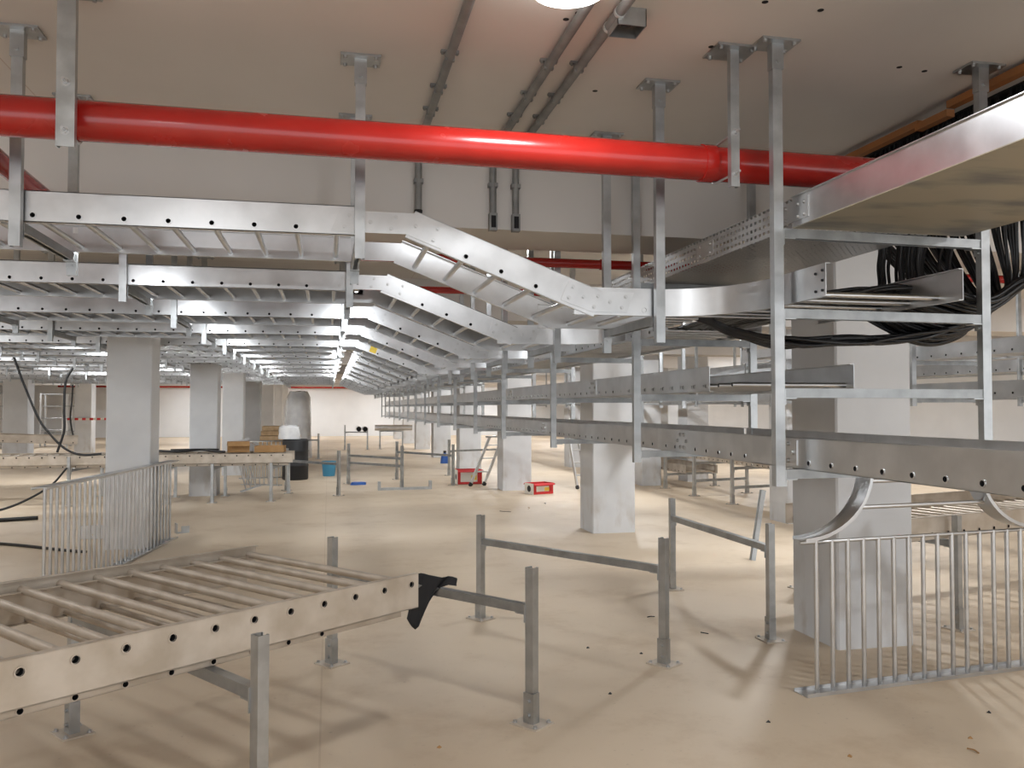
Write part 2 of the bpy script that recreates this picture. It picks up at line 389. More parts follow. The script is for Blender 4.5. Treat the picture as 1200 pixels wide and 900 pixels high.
# ------------------------------------------------------------------ hangers
def plate(parent, x, y, z, bolts=True):
    mb = MB(); mb.box(x - .11, x + .11, y - .08, y + .08, z - .012, z)
    for sx_ in (-.085, .085):
        for sy_ in (-.055, .055): mb.hexbolt((x + sx_, y + sy_, z - .012), (0, 0, -1), .011, .014, 1)
    o = mb.make('ceiling_plate', ['strut', 'bolt'], parent)
    mb = MB(); mb.channel((x, y - .034, z - .012), (x, y - .034, z - .15), (0, -1, 0), .068, .05, .008, .005)
    mb.hexbolt((x, y - .034, z - .11), (0, -1, 0), .011, .01)
    mb.make('post_socket', 'strut', o)
def hanger(label, posts, zc, zbot, bars, group=None, far=False, deep=()):
    """posts: two (x,y); bars: list of bar-top heights"""
    (xa, ya), (xb, yb) = posts
    zc = zc_at(ya); zcb = zc_at(yb)
    t = thing('trapeze_hanger', label, 'hanger', (xa, ya, zc), group=group)
    inv = V((xa, ya, zc))
    if far:
        mb = MB()
        for (x, y), zz in zip(posts, (0, zcb - zc)):
            mb.box(x - xa - .024, x - xa + .024, y - ya - .02, y - ya + .02, zbot - zc, zz)
            mb.box(x - xa - .1, x - xa + .1, y - ya - .08, y - ya + .08, zz - .012, zz)
        for z in bars:
            a, b_ = V((xa, ya, z - .025)) - inv, V((xb, yb, z - .025)) - inv
            dr = (b_ - a).normalized(); mb.box(0, (b_ - a).length, -.02, .02, -.022, .022, 0, frame(a, dr))
        o = mb.make('trapeze_hanger', 'strut'); o.location = inv; tag(o, label, 'hanger', group); bpy.data.objects.remove(t); return o
    for (x, y), zz in zip(posts, (0, zcb - zc)):
        mb = MB(); p = V((x, y - .0275, 0)) - V((xa, ya, 0))
        mb.channel((p.x, p.y, zz - .014), (p.x, p.y, zbot - zc), (0, -1, 0), .055, .045)
        mb.make('post', 'strut', t); plate(t, x - xa, y - ya, zz)
    for z in bars:
        a, b_ = V((xa, ya, z)) - inv, V((xb, yb, z)) - inv
        dr = (b_ - a).normalized(); sd = V((0, 0, 1)).cross(dr)
        off = .03
        mb = MB(); mb.channel(a + dr*off, b_ - dr*off, (0, 0, 1), .05, .05)
        o = mb.make('crossbar', 'bar', t)
        for e, sg in ((a + dr*.026, 1), (b_ - dr*.026, -1)):
            mb = MB()
            mt = frame(e, dr * sg)
            mb.box(0, .006, -.03, .03, -.09, -.004, 0, mt); mb.box(0, .07, -.03, .03, -.056, -.0505, 0, mt)
            mb.hexbolt(mt @ V((.006, 0, -.073)), dr * sg, .01, .009)
            mb.make('angle_bracket', 'strut', o)
    return t

# ------------------------------------------------------------------ cross ladders under the ceiling at left, their falls to the right
begin_hung()
TY = [4.85, 7.2, 9.45, 11.65, 13.9, 15.25, 17.1, 19.4, 21.6, 23.9, 27.3, 29.6, 31.7, 33.9, 36.1]
W = .9; ZB = 2.57; XE = .14
SL0, SL1, ZD = .42, 1.5, 2.155          # bend points of the falling piece
for k, y in enumerate(TY):
    far = y > 15
    xl = -.345 * (y + 1) - .35
    L = XE - xl
    nm = ORD[k]
    lab = ('galvanised level cable ladder hung nearest the viewer, upper left' if k == 0 else 'level cable ladder hung under the ceiling on the left, %s from the front' % nm)
    grp = 'cross ladders under the ceiling'
    first = (L - .1) % .222
    ladder(lab, (xl, y, ZB), (1, 0, 0), L, W, first=first, group=grp, flat=far, shade_cover=k > 0)
    # falling piece with hinge plates, bend from level to slope to level again
    ang = math.atan2(ZD - ZB, SL1 - SL0); d = V((math.cos(ang), 0, math.sin(ang)))
    Ls = (SL1 - SL0) / math.cos(ang)
    lab = ('cable ladder falling to the right from the nearest level ladder' if k == 0 else 'sloping cable ladder falling from the level ladder that is %s from the front' % nm)
    up = V((-d.z, 0, d.x))
    f = ladder(lab, (SL0, y, ZB), d, Ls + .04, W, up=up, first=.14, group='ladders falling to the tiered trays', flat=far, shade_cover=k > 0)
    if not far:
        R = f.matrix_world.inverted()
        for yy, sg in ((0, -1), (W, 1)):
            pts = [R @ V((x, y, z)) for x, z in ((XE - .14, ZB), (SL0, ZB), (SL0 + .2, ZB - .2 * (ZB - ZD) / (SL1 - SL0)))]
            # vertical bend plate, level part plus sloping part
            splice(f, [(p.x, p.z) for p in pts], (yy, sg), 5)
            pts = [R @ V((x, y, z)) for x, z in ((SL1 - .17, ZD + .17 * (ZB - ZD) / (SL1 - SL0)), (SL1 + .02, ZD), (SL1 + .24, ZD))]
            splice(f, [(p.x, p.z) for p in pts], (yy, sg), 5)
        if k == 4:
            mb = MB(); mb.box(.22, .33, -.003, .0, .02, .145); mb.make('label_sticker', 'yellow', f)['label'] = 'yellow sticker'
    # level end piece that turns into the long tray
    lab = ('curved galvanised junction fitting at the foot of the nearest sloping ladder' if k == 0 else 'junction fitting at the foot of the sloping ladder %s from the front' % nm)
    if not far:
        t = thing('junction_fitting', lab, 'ladder fitting', (SL1 + .02, y, ZD), group='junction fittings along the long tray')
        ex, ey = 2.4 - SL1 - .02, (3.78 - 4.85)
        if k == 0:
            a = .40
            path = [(-.10, 0), (a, 0)] + [(a + (ex - a) * math.sin(q), (ey * .55) * (1 - math.cos(q))) for q in [PI/2 * i / 20 for i in range(1, 21)]] + [(ex, ey)]
        else:
            a = .30
            path = [(-.10, 0), (a, 0)] + [(a + (ex - a) * math.sin(q), -.5 * (1 - math.cos(q))) for q in [PI/2 * i / 10 for i in range(1, 11)]]
        def curved(path, sgn, name='side_rail'):
            mb = MB(); P = [V((x_, y_, 0)) for x_, y_ in path]; fr = []
            for i in range(len(P)):
                tdir = (P[min(i+1, len(P)-1)] - P[max(i-1, 0)]).normalized()
                fr.append((P[i], V((-tdir.y, tdir.x, 0)) * sgn, V((0, 0, 1))))
            mb.extrude(CPROF(), fr); return mb.make(name, 'galv', t)
        curved([(a_, b_ + .0045) for a_, b_ in path], 1)
        yb = W
        curved([(-.10, yb - .0045), (ex - .02, yb - .0045)], -1)
        rm = rung_mesh(W - .01, ('galv', 'dark'))
        for x in (.12, .34, .56): part(rm, 'rung', t, Matrix.Translation((x, .005, .035)))
        if k == 0:      # mouth towards the viewer and its rungs
            xr = 3.2 - SL1 - .02
            curved([(xr, ey + .02), (xr, -.3), (xr, .28)], 1)
            for i, yy in enumerate((-.86, -.62, -.38)):
                mb = MB(); mb.tube((ex + .004, yy, .035), (xr - .004, yy, .035), .015); mb.make('rung', 'galv', t)
            for i in range(7):
                yy = -.12 + i * .16
                mb = MB(); xs = .74 if yy < .1 else .62
                mb.tube((xs, yy, .03), (xr - .006 if yy < .28 else ex, yy, .03), .009); mb.make('rung', 'galv', t)
            mb = MB()
            for xx in (ex - .004, ):
                for yy, zz in ((ey + .03, .03), (ey + .03, .08), (ey + .03, .13), (ey + .09, .03), (ey + .09, .12)):
                    mb.tube((xx - .003, yy, zz), (xx + .012, yy, zz), .007, 8)
            mb.make('bolt_hole', 'dark', t)
    else:
        mb = MB(); mb.box(0, 2.4 - SL1 - .02, 0, .004, 0, RH); mb.box(0, 2.4 - SL1 - .02, W - .004, W, 0, RH)
        for i in range(4): mb.tube((.1 + i * .2, 0, .035), (.1 + i*.2, W, .035), .016, 6)
        o = mb.make('junction_fitting', 'galv'); o.location = (SL1 + .02, y, ZD); tag(o, lab, 'ladder fitting', 'junction fittings along the long tray')
    # hangers
    zc = 0
    yb = y + W + .06
    xs = [.165, -1.58, -3.4, -5.2, -7., -8.0, -9.8, -11.6, -13.4]
    for j, x in enumerate(xs):
        if x < xl - .1: break
        if -2.6 < x < -1.9: x = -1.6
        if y > 14: lb = 'thin grey hanger of the distant ladders on the left'; g = 'distant left hangers'
        else: lb = 'channel hanger %s of the level ladder %s' % (['at the right end', 'second from the right end', 'third from the right end', 'fourth from the right end', 'fifth from the right end'][j], 'nearest the viewer' if k == 0 else '%s from the front' % nm); g = 'left ladder hangers'
        hanger(lb, ((x, y - .036), (x, yb)), zc, 2.43, [ZB - .004], group=g, far=y > 14)
    lb = ('hanger under the curved fitting, crossing in front of its rail' if k == 0 else ('hanger at the foot of the sloping ladder %s from the front' % nm if y < 14 else 'thin grey hanger at the foot of the distant sloping ladders'))
    hanger(lb, ((1.94, y - .036), (1.94, yb)), zc, 1.99, [ZD - .004], group='foot hangers', far=y > 14)

# ------------------------------------------------------------------ long tiered trays on the right
XF, XR = 2.43, 3.24; WT = XR - XF
TB, TM, TT = 1.278, 1.708, 2.132
HY = [4.14, 6.18, 8.65, 11.25, 13.5, 15.75, 18.2, 20.8, 23., 25.4, 28.4, 30.8, 33.2, 35.6, 38.]
hanger('near four tier hanger with wide crossbars in front of the large column', ((2.335, 4.14), (3.655, 4.19)), ZC, 1.185, [2.557, 2.128, 1.704, 1.274], group='tier hangers')
for i, y in enumerate(HY[1:]):
    zc = 0
    bars = ([2.557] if i == 0 else []) + [2.128, 1.704, 1.274]
    lb = 'tier hanger of the long trays, %s from the front' % ORD[i + 1] if y < 20 else 'thin grey distant hanger of the long tiered trays'
    hanger(lb, ((2.30, y), (3.268, y)), zc, 1.185, bars, group='tier hangers', far=y > 20)
def long_tray(label, pts, z, w, mats='galv', holes_to=13., sp=.2, group='tiers of the long tray run', trim=(0, 0), joints=()):
    """pts: (x,y) from near to far of the front rail; holes punched low in the web"""
    t = thing('cable_tray', label, 'cable tray', (pts[0][0], pts[0][1], z), group=group)
    o0 = V((pts[0][0], pts[0][1], z))
    for n, (a, b_) in enumerate(zip(pts, pts[1:])):
        a3, b3 = V((*a, z)) - o0, V((*b_, z)) - o0
        d = b3 - a3; L = d.length; dn = d.normalized(); nrm = V((dn.y, -dn.x, 0))
        near = a[1] < holes_to
        hs = [.1 + sp * i for i in range(int((L - .1) / sp))] if near else []
        for off, sgn, tr in ((0, -1, trim[0]), (w, 1, trim[1])):
            tr = tr if n == 0 else 0
            part(rail_mesh(L - tr, [h for h in hs if h < L - tr - .05] if (off == 0 or a[1] < 8) else [], .035, sgn, (mats,)), 'side_rail', t, frame(a3 + nrm * off + dn * tr, dn))
        rm = rung_mesh(w, (mats, 'dark'), .016)
        for h in hs: 
            pm = frame(a3 + nrm * 0 + dn * h + V((0, 0, .035)), dn) @ Matrix.Rotation(PI, 4, 'Z')
            part(rm, 'rung', t, pm)
        if not near:
            mb = MB(); hh = .1
            while hh < L: 
                mb.tube(a3 + dn*hh + V((0, 0, .03)), a3 + dn*hh + nrm*w + V((0, 0, .03)), .014, 6); hh += .25
            o = mb.make('rung', mats, t); o['kind'] = 'stuff'
    for jy in joints:
        for (a, b_) in zip(pts, pts[1:]):
            if a[1] <= jy < b_[1]:
                fx = a[0] + (b_[0] - a[0]) * (jy - a[1]) / (b_[1] - a[1])
                mb = MB(); x, yy = fx - o0.x, jy - o0.y
                mb.box(x - .005, x - .0003, yy - .11, yy + .11, .018, .15)
                for dy in (-.075, -.03, .03, .075):
                    for dz in ((.04, .13) if abs(dy) < .05 else (.085,)): mb.hexbolt((x - .005, yy + dy, dz), (-1, 0, 0), .011, .012, 1)
                mb.make('splice_plate', [mats, 'bolt'], t)
    return t
long_tray('lowest long cable tray running from the right edge into the distance', [(2.43, 1.7), (2.43, 4.6), (2.52, 6.3), (2.52, 14), (2.52, 38.4)], TB, .74, joints=(4.22, 5.75, 9.9))
long_tray('middle long cable tray with a free cut end near the large column', [(2.43, 4.75), (2.5, 7.2), (2.5, 14), (2.5, 38.4)], TM, .76, trim=(.45, 0), joints=(7.9, 11.7))
long_tray('upper long cable tray that the sloping ladders feed into', [(2.44, 5.95), (2.44, 14), (2.44, 38.4)], TT + .02, .79)

# top solid tray and the perforated tray beyond it
t = thing('solid_cable_tray', 'broad solid bottomed tray coming overhead from the upper right corner', 'cable tray', (2.42, 4.12, 2.56))
wS = 1.05; LS = 3.0
mb = MB(); mb.box(0, wS, -LS, 0, 0, .004, 0); mb.make('tray_floor', 'stained', t)['label'] = 'dull stained underside'
for x0_, x1_ in ((0, .004), (wS - .004, wS)):
    mb = MB(); mb.box(x0_, x1_, -LS, 0, .004, .165); a = 0 if x0_ == 0 else wS - .03
    mb.box(a - (.012 if x0_ == 0 else 0), a + .03, -LS, 0, .161, .165); mb.make('side_rail', 'galv', t)
mb = MB(); mb.box(-.006, .0, -.16, .2, .03, .14)
for yy in (-.12, -.06, .06, .14):
    for zz in (.05, .115): mb.hexbolt((-.006, yy, zz), (-1, 0, 0), .008, .008)
mb.make('splice_plate', 'galv', t)
# perforated sheet with UVs in metres
def perf_tray(p, L, w, h):
    t = thing('perforated_cable_tray', 'perforated cable tray carrying on behind the solid overhead tray', 'cable tray', p)
    def sheet(name, quads):
        mb = MB(); uvs = []
        for q, uvq in quads:
            o = len(mb.v); mb.add(q, [(0, 1, 2, 3)]); uvs += uvq
        ob = mb.make(name, 'perf', t); l = ob.data.uv_layers.new(name='UVMap')
        for i, u in enumerate(uvs): l.data[i].uv = u
        sm = ob.modifiers.new('thickness', 'SOLIDIFY'); sm.thickness = .003; sm.offset = 0
        return ob
    sheet('tray_floor', [([(0, 0, 0), (w, 0, 0), (w, L, 0), (0, L, 0)], [(0, 0), (0, w), (L, w), (L, 0)])])
    sheet('side_rail', [([(0, 0, .003), (0, L, .003), (0, L, h), (0, 0, h)], [(.0, .012), (L, .012), (L, h + .012), (0, h + .012)])])
    sheet('side_rail', [([(w, 0, .003), (w, L, .003), (w, L, h), (w, 0, h)], [(.0, .012), (L, .012), (L, h + .012), (0, h + .012)])])
    for x in (0, w - .022):
        mb = MB(); mb.box(x - .004, x + .026, 0, L, h, h + .004); mb.make('rail_lip', 'galv', t)
    mb = MB(); mb.box(-.007, -.002, .95, 1.2, .03, .13)
    for yy in (1.0, 1.15):
        for zz in (.05, .11): mb.hexbolt((-.007, yy, zz), (-1, 0, 0), .008, .008)
    mb.make('splice_plate', 'galv', t)
    return t
perf_tray((2.43, 4.14, 2.562), 3.25, .83, .158)

# ------------------------------------------------------------------ pipes
def pipe(label, pts, r, mat='red', name='fire_pipe', cat='pipe', flanges=(), group=None):
    p0 = V(pts[0]); t = thing(name, label, cat, p0, group=group)
    mb = MB(); mb.sweep([V(p) - p0 for p in pts], r, 28); mb.make('pipe_run', mat, t)
    for a, b_, rr in flanges:
        mb = MB(); mb.tube(V(a) - p0, V(b_) - p0, rr, 28); mb.make('coupling', mat, t)
    return t
def py(x): return 4.42 + (x + 1.6) * .012
pipe('thick glossy red pipe crossing the whole view below the ceiling', [(-3.2, py(-3.2), 2.985), (4.0, py(4.0), 2.985)], .098,
     flanges=(((2.05, py(2.05), 2.985), (2.12, py(2.12), 2.985), .106), ((-1.86, py(-1.86), 2.985), (-1.62, py(-1.62), 2.985), .106)))
pipe('darker red branch pipe running back from the thick red pipe at upper left', [(-1.74, 4.50, 2.95), (-1.72, 5.0, 2.91), (-1.68, 5.6, 2.865), (-1.66, 6.2, 2.845), (-1.66, 6.98, 2.845)], .055, 'darkred',
     flanges=(((-1.735, 4.58, 2.943), (-1.733, 4.66, 2.938), .068),))
pipe('thin red pipe seen through the sloping ladders under the low ceiling', [(-4.5, 7.06, 2.845), (6.5, 7.06, 2.845)], .04, flanges=(((2.3, 7.06, 2.845), (2.36, 7.06, 2.845), .047),))
pipe('second thin red pipe farther back behind the sloping ladders', [(-3.5, 8.95, 2.845), (5, 8.95, 2.845)], .036)
end_hung()
pipe('red pipe along the top of the far back wall', [(-14, 49.2, 2.76), (2.6, 49.2, 2.76)], .07)
pipe('short red pipe elbow high at the far left above the racks', [(-8.06, 27, 2.78), (-8.06, 27, 2.9), (-8.0, 27, 2.96), (-7.45, 27, 2.96)], .045)
pipe('straight red pipe at the far left below the elbow', [(-8.9, 27.05, 2.585), (-7.0, 27.05, 2.585)], .045)
begin_hung()
# flat drop brackets that carry the thick red pipe
def pipe_bracket(x, y, zb, label, plateon=True, w=.075):
    t = thing('pipe_bracket', label, 'bracket', (x, y, ZC), group='brackets carrying the thick red pipe')
    mb = MB(); mb.channel((0, -.045, -.012), (0, -.045, zb - ZC), (0, -1, 0), w, .04, .01, .005); mb.make('post', 'strut', t)
    mb = MB(); mb.box(-.12, .12, -.1, .1, -.012, 0)
    for a in (-.09, .09):
        for b_ in (-.07, .07): mb.hexbolt((a, b_, -.012), (0, 0, -1), .011, .016)
    mb.make('ceiling_plate', 'strut', t)
    pz = 2.985 - ZC; yy = py(x) - y
    mb = MB()
    q = [(0, -.05, pz + .125), (0, yy, pz + .125)] + [(0, yy + .112 * math.sin(a), pz + .112 * math.cos(a)) for a in [i * PI / 10 for i in range(1, 10)]] + [(0, yy, pz - .125), (0, -.05, pz - .125)]
    q = [(0, -.095, pz + .113)] + [(0, yy + .106 * math.sin(a), pz + .106 * math.cos(a)) for a in [i * PI / 12 for i in range(0, 13)]] + [(0, -.095, pz - .113)]
    mb.sweep(q, .007, 8)
    for zz in (.113, -.113): mb.hexbolt((0, -.045, pz + zz), (0, -1, 0), .014, .014)
    mb.make('u_bolt', 'bolt', t)
pipe_bracket(2.15, 4.28, 2.80, 'short flat bracket holding the thick red pipe beside the near four tier hanger', w=.05)
pipe_bracket(-1.19, 4.27, 2.80, 'short flat bracket holding the thick red pipe at the upper left', w=.08)

# ------------------------------------------------------------------ ceiling conduits
def conduit(label, x, y0, zend, box_end=True, r=.026, bend=.12):
    z = ZC - .035; yw = YSTEP - .035
    t = thing('conduit', label, 'conduit', (x, y0, z), group='steel conduits on the ceiling')
    pts = [(0, 0, 0), (0, yw - bend - y0, 0)] + [(0, yw - bend - y0 + bend * math.sin(a), -bend * (1 - math.cos(a))) for a in [i * PI / 12 for i in range(1, 7)]] + [(0, yw - y0, zend - z)]
    mb = MB(); mb.sweep(pts, r, 14); mb.make('conduit_run', 'dull', t)
    for y in (4.6, 5.1, 5.5):
        if y < y0: continue
        mb = MB(); mb.box(-.05, .05, y - y0 - .014, y - y0 + .014, .022, .035); mb.box(-.026, .026, y - y0 - .014, y - y0 + .014, -.024, .022)
        for a in (-.04, .04): mb.hexbolt((a, y - y0, .022), (0, 0, -1), .008, .01)
        mb.make('saddle_clip', 'dull', t)
    mb = MB(); mb.box(-.035, -.02, yw - y0 - .012, yw - y0 + .035, zend - z + .2, zend - z + .23); mb.box(.02, .035, yw - y0 - .012, yw - y0 + .035, zend - z + .2, zend - z + .23)
    mb.box(-.035, .035, yw - y0 - .024, yw - y0 - .018, zend - z + .2, zend - z + .23); mb.make('saddle_clip', 'dull', t)
    if box_end:
        mb = MB(); mb.box(-.03, .03, yw - y0 - .03, yw - y0 + .03, zend - z - .13, zend - z); mb.box(-.018, .018, yw - y0 - .034, yw - y0 - .028, zend - z - .11, zend - z - .02, 1)
        mb.make('end_box', ['dull', 'dark'], t)
    else:
        mb = MB(); mb.tube((0, yw - y0, zend - z), (0, yw - y0, zend - z - .02), r * 1.15, 14, 1); mb.make('end_cap', ['dull', 'dark'], t)
    return t
conduit('leftmost ceiling conduit with a cut lower end', .64, 2.6, 3.06, False)
conduit('middle ceiling conduit leading down from the round lamp', 1.2, 3.75, 3.06)
conduit('rightmost ceiling conduit leading down from the open steel box', 1.375, 2.4, 3.06)
t = thing('junction_box', 'open square steel box on the rightmost ceiling conduit', 'junction box', (1.44, 3.98, ZC))
mb = MB(); w = .075
mb.box(-w, w, -w, w, -.006, 0, 0); mb.box(-w, -w + .005, -w, w, -.09, -.006); mb.box(w - .005, w, -w, w, -.09, -.006); mb.box(-w, w, -w, -w + .005, -.09, -.006); mb.box(-w, w, w - .005, w, -.09, -.006)
mb.make('box_body', 'strut', t)
for y in (-w - .02, w):
    mb = MB(); mb.tube((-.065, y, -.035), (-.065, y + .02, -.035), .03, 12); mb.make('cable_gland', 'alu', t)
mb = MB(); mb.sweep([(-.04, 0, -.03), (-.02, .02, -.05), (.01, 0, -.06), (.03, -.02, -.05)], .006, 6); mb.make('wire', 'cable', t)

# orange duct on the ceiling at right
t = thing('orange_duct', 'kinked orange duct strip along the ceiling at upper right', 'duct', (3.84, 3.5, ZC - .02))
mb = MB()
for a, b_, dx, dz in ((0, 1.15, 0, 0), (1.15, 1.45, .0, -.05), (1.45, 2.6, .02, -.02)):
    mb.box(dx - .03, dx + .03, a, b_, -.045 + dz, dz, 0)
mb.make('strip', 'orange', t)
mb = MB(); mb.tube((0, -.4, -.02), (0, .02, -.02), .035, 12); mb.make('yellow_end', 'yellow', t)

# ------------------------------------------------------------------ black cables
def cat(pts, per=7):
    P = [V(p) for p in pts]; P = [P[0] * 2 - P[1]] + P + [P[-1] * 2 - P[-2]]; out = []
    for i in range(1, len(P) - 2):
        a, b_, c, d = P[i-1:i+3]
        for j in range(per):
            t = j / per
            out.append(.5 * ((2*b_) + (c - a)*t + (2*a - 5*b_ + 4*c - d)*t*t + (3*b_ - a - 3*c + d)*t**3))
    return out + [P[-2]]
u = random.uniform
def cable(label, pts, r, group=None):
    p0 = V(pts[0]); mb = MB(); mb.sweep([p - p0 for p in cat(pts)], r, 6)
    o = mb.make('black_cable', 'cable'); o.location = p0; return tag(o, label, 'cable', group)
N = 110
for i in range(N):           # curtain that drops from the ceiling slot and turns into the fitting
    y = 4.02 + 2.05 * (i // 2) / (N / 2) + u(-.008, .008); x = 4.10 + .05 * (i % 2) + u(-.012, .012)
    f = (y - 4.0) / 2.05
    yb = 4.25 + .5 * f + u(-.05, .05); zb = 2.02 + .2 * (1 - f) + u(-.03, .03); dx = u(-.05, .02)
    pts = [(x, y, 3.555), (x + .01, y, 3.1), (x + dx, y * .7 + yb * .3, 2.72), (x + dx - .02, y * .35 + yb * .65, 2.4), (x + dx - .13, yb, zb + .12), (x + dx - .36, yb, zb + .0),
           (3.45, min(yb, 4.75), zb + .05), (3.1, min(yb, 4.7), 2.25 + u(-.04, .05)), (2.8 + u(-.1, .1), 4.6 + u(-.2, .3), 2.225 + u(-.02, .03)), (2.65 + u(-.1, .4), 5.4, 2.215 + u(-.02, .01)), (2.85 + u(-.3, .3), 6.6, 2.215 + u(-.02, .02))]
    if i % 5 == 0:           # those that sag below the fitting
        pts[5:] = [(3.75, 4.5, 2.1), (3.4, 4.5 + u(-.05, .2), 2.02 + u(-.02, .03)), (3.05, 4.55 + u(-.1, .15), 1.975 + u(0, .06)), (2.72, 4.65 + u(-.1, .15), 1.965 + u(0, .06)), (2.5, 4.95, 2.08 + u(-.03, .02)), (2.36, 5.25, 2.21 + u(-.02, .03))]
    if i % 5 == 1:           # those that drop behind the cross rung straight into the fitting
        y = 4.75 + u(-.15, .2)
        xx = 3.42 + u(0, .42)
        pts = [(x, min(y, 5.0) + .1, 3.555), (x - .02, y, 3.2), (xx + .12, min(y, 4.95), 2.85), (xx + .02, min(y, 4.92), 2.55), (xx - .02, min(y - .05, 4.88), 2.36), (xx - .16, min(y - .1, 4.85), 2.25), (3.1, 4.5 + u(-.15, .15), 2.23), (2.75, 4.65, 2.22), (2.7 + u(-.1, .3), 5.4, 2.21), (2.85 + u(-.3, .3), 6.6, 2.215)]
    cable('black cable in the thick bundle hanging at the right and looping into the curved fitting', pts, .0115, 'black cable bundle')
# black sheet on the ceiling, painted shade of the slot the cables come from
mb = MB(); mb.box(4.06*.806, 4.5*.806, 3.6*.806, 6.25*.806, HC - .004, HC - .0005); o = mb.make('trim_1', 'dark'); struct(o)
mb = MB(); mb.box(4.24, 4.28, 3.2, 6.05, 3.0, ZC - .006); o = mb.make('cable_riser_board', 'black'); tag(o, 'black backing board behind the curtain of hanging cables', 'board')

end_hung()
# cables at the left
cable('black cable sagging from the far ladders down to the long floor ladder', [(-4.894, 14.9, 2.413), (-4.714, 14.9, 1.912), (-4.521, 14.9, 1.437), (-4.368, 14.9, 1.205), (-4.139, 14.9, 0.958), (-3.885, 14.9, 0.845), (-3.58, 14.9, 0.856)], .02)
cable('short black cable hanging beside a pale column at far left', [(-4.234, 15.7, 2.294), (-4.35, 15.7, 2.033), (-4.37, 15.7, 1.571), (-4.365, 15.7, 1.211), (-4.466, 15.7, 0.852)], .022)
cable('thin cable hanging against the taped far left column', [(-8.7, 32.3, 2.8), (-8.74, 32.3, 1.9), (-8.78, 32.3, 1.2), (-8.66, 32.3, .5)], .03)
cable('black cable curving down from the floor ladder at the left edge', [(-4.15, 15.1, .62), (-4.3, 14.7, .35), (-4.65, 14.2, .12), (-5.1, 13.9, .03), (-5.9, 13.8, .02)], .018)
cable('black cable lying on the floor at the left edge', [(-4.0, 11.2, .018), (-3.4, 10.8, .018), (-2.9, 10.4, .018), (-2.6, 10.2, .018)], .018)
cable('thick dark cable end lying on the floor farther left', [(-5.2, 13.1, .03), (-4.6, 13.2, .03), (-4.05, 13.4, .03)], .03)

# ------------------------------------------------------------------ floor frames
_pm = {}
def floor_post(parent, x, y, h, face):
    mb = MB(); f = V(face).normalized()
    o_ = V((x, y, 0)) + f * .022
    mb.channel(o_ + V((0, 0, .012)), o_ + V((0, 0, h)), f, .05, .045); p = mb.make('post', 'strut', parent)
    mb = MB(); mb.box(-.085, .085, -.075, .075, 0, .009, 0, Matrix.Translation((x, y, 0)) @ Matrix.Rotation(math.atan2(f.y, f.x) + PI/2, 4, 'Z')); 
    R = Matrix.Translation((x, y, 0)) @ Matrix.Rotation(math.atan2(f.y, f.x) + PI/2, 4, 'Z')
    for a in (-.065, .065):
        for c in (-.055, .055): mb.hexbolt(R @ V((a, c, .009)), (0, 0, 1), .009, .012, 1)
    mb.make('base_plate', ['dusty', 'bolt'], parent)
    mb = MB(); mb.channel(o_ + f*.006 + V((0, 0, .009)), o_ + f*.006 + V((0, 0, .16)), f, .064, .05, .008, .005)
    for z in (.05, .12): mb.hexbolt(o_ + f*.006 + V((0, 0, z)), f, .01, .01)
    mb.make('post_socket', 'strut', parent)
def floor_frame(label, pa, pb, bars=(.61,), h=.79, ext=0, hb=None):
    a, b_ = V((*pa, 0)), V((*pb, 0)); d = (b_ - a).normalized(); n = V((d.y, -d.x, 0))
    if n.y > 0: n = -n
    t = thing('support_frame', label, 'support frame', a, group='low floor frames')
    floor_post(t, 0, 0, h, n); q = b_ - a; floor_post(t, q.x, q.y, hb or h, n)
    for z in bars:
        mb = MB(); p0, p1 = d * .03 + V((0, 0, z)), q - d * .03 + V((0, 0, z))
        mb.channel(p0, p1, (0, 0, 1), .045, .045); o = mb.make('crossbar', 'bar', t)
        for e, dd in ((p0, d), (p1, -d)):
            mb = MB(); mt = frame(e, dd); mb.box(-.006, 0, -.028, .028, -.09, 0, 0, mt); mb.box(0, .06, -.024, .024, -.051, -.0455, 0, mt)
            mb.make('angle_bracket', 'strut', o)
    return t
floor_frame('low frame with a post standing right under the near rung ladder, left front', (-.235, 3.2), (-1.22, 4.6), (.60,), .79)
floor_frame('low frame at the end of the near rung ladder with black cloth on its bar', (1.016, 4.25), (.03, 5.5), (.60,), .79)
floor_frame('empty low frame in the middle of the open floor', (2.06, 5.06), (1.138, 6.43), (.61,), .785)
floor_frame('empty low frame beside the large near column', (2.99, 5.42 - .0), (2.98, 7.12), (.65,), .80)
floor_frame('low frame at the right end of the long floor ladder', (.19, 15.9), (-.78, 17.1), (.60,), .82)
floor_frame('low frame with a loose channel on the floor at its foot', (1.43, 17.0), (.42, 18.36), (.62, .47), .85)
floor_frame('low frame beside the stepladder and carton', (2.52, 17.5), (1.5, 19.2), (.64,), .85)
floor_frame('low frame just behind the stepladder', (2.80, 20.1), (4.6, 21.0), (.6,), .85)
floor_frame('distant low frame left of the far pipe rack', (-1.4, 27.), (-.3, 27.4), (.62,), .8)
floor_frame('distant low frame with two pipe ends on its bar', (.62, 33.1), (1.46, 33.0), (.70,), .95, hb=.84)
floor_frame('distant low frame under the round grey duct', (1.95, 33.3), (2.8, 33.1), (.725,), .72)
floor_frame('front left frame under the long floor ladder', (-4.13, 15.15), (-4.0, 16.7), (.60,), .8)
floor_frame('frame under the long floor ladder just left of the shaded column', (-2.62, 15.1), (-2.66, 16.2), (.60,), .66)
floor_frame('frame under the long floor ladder just right of the shaded column', (-1.9, 15.1), (-1.82, 16.25), (.60,), .66)
floor_frame('frame near the right end of the long floor ladder under the cardboard boxes', (-.95, 15.15), (-.72, 16.5), (.60,), .66)
floor_frame('frame under the ladder at the right edge, behind the upright tee fitting', (4.46, 5.40), (4.1, 6.9), (.635,), .82)
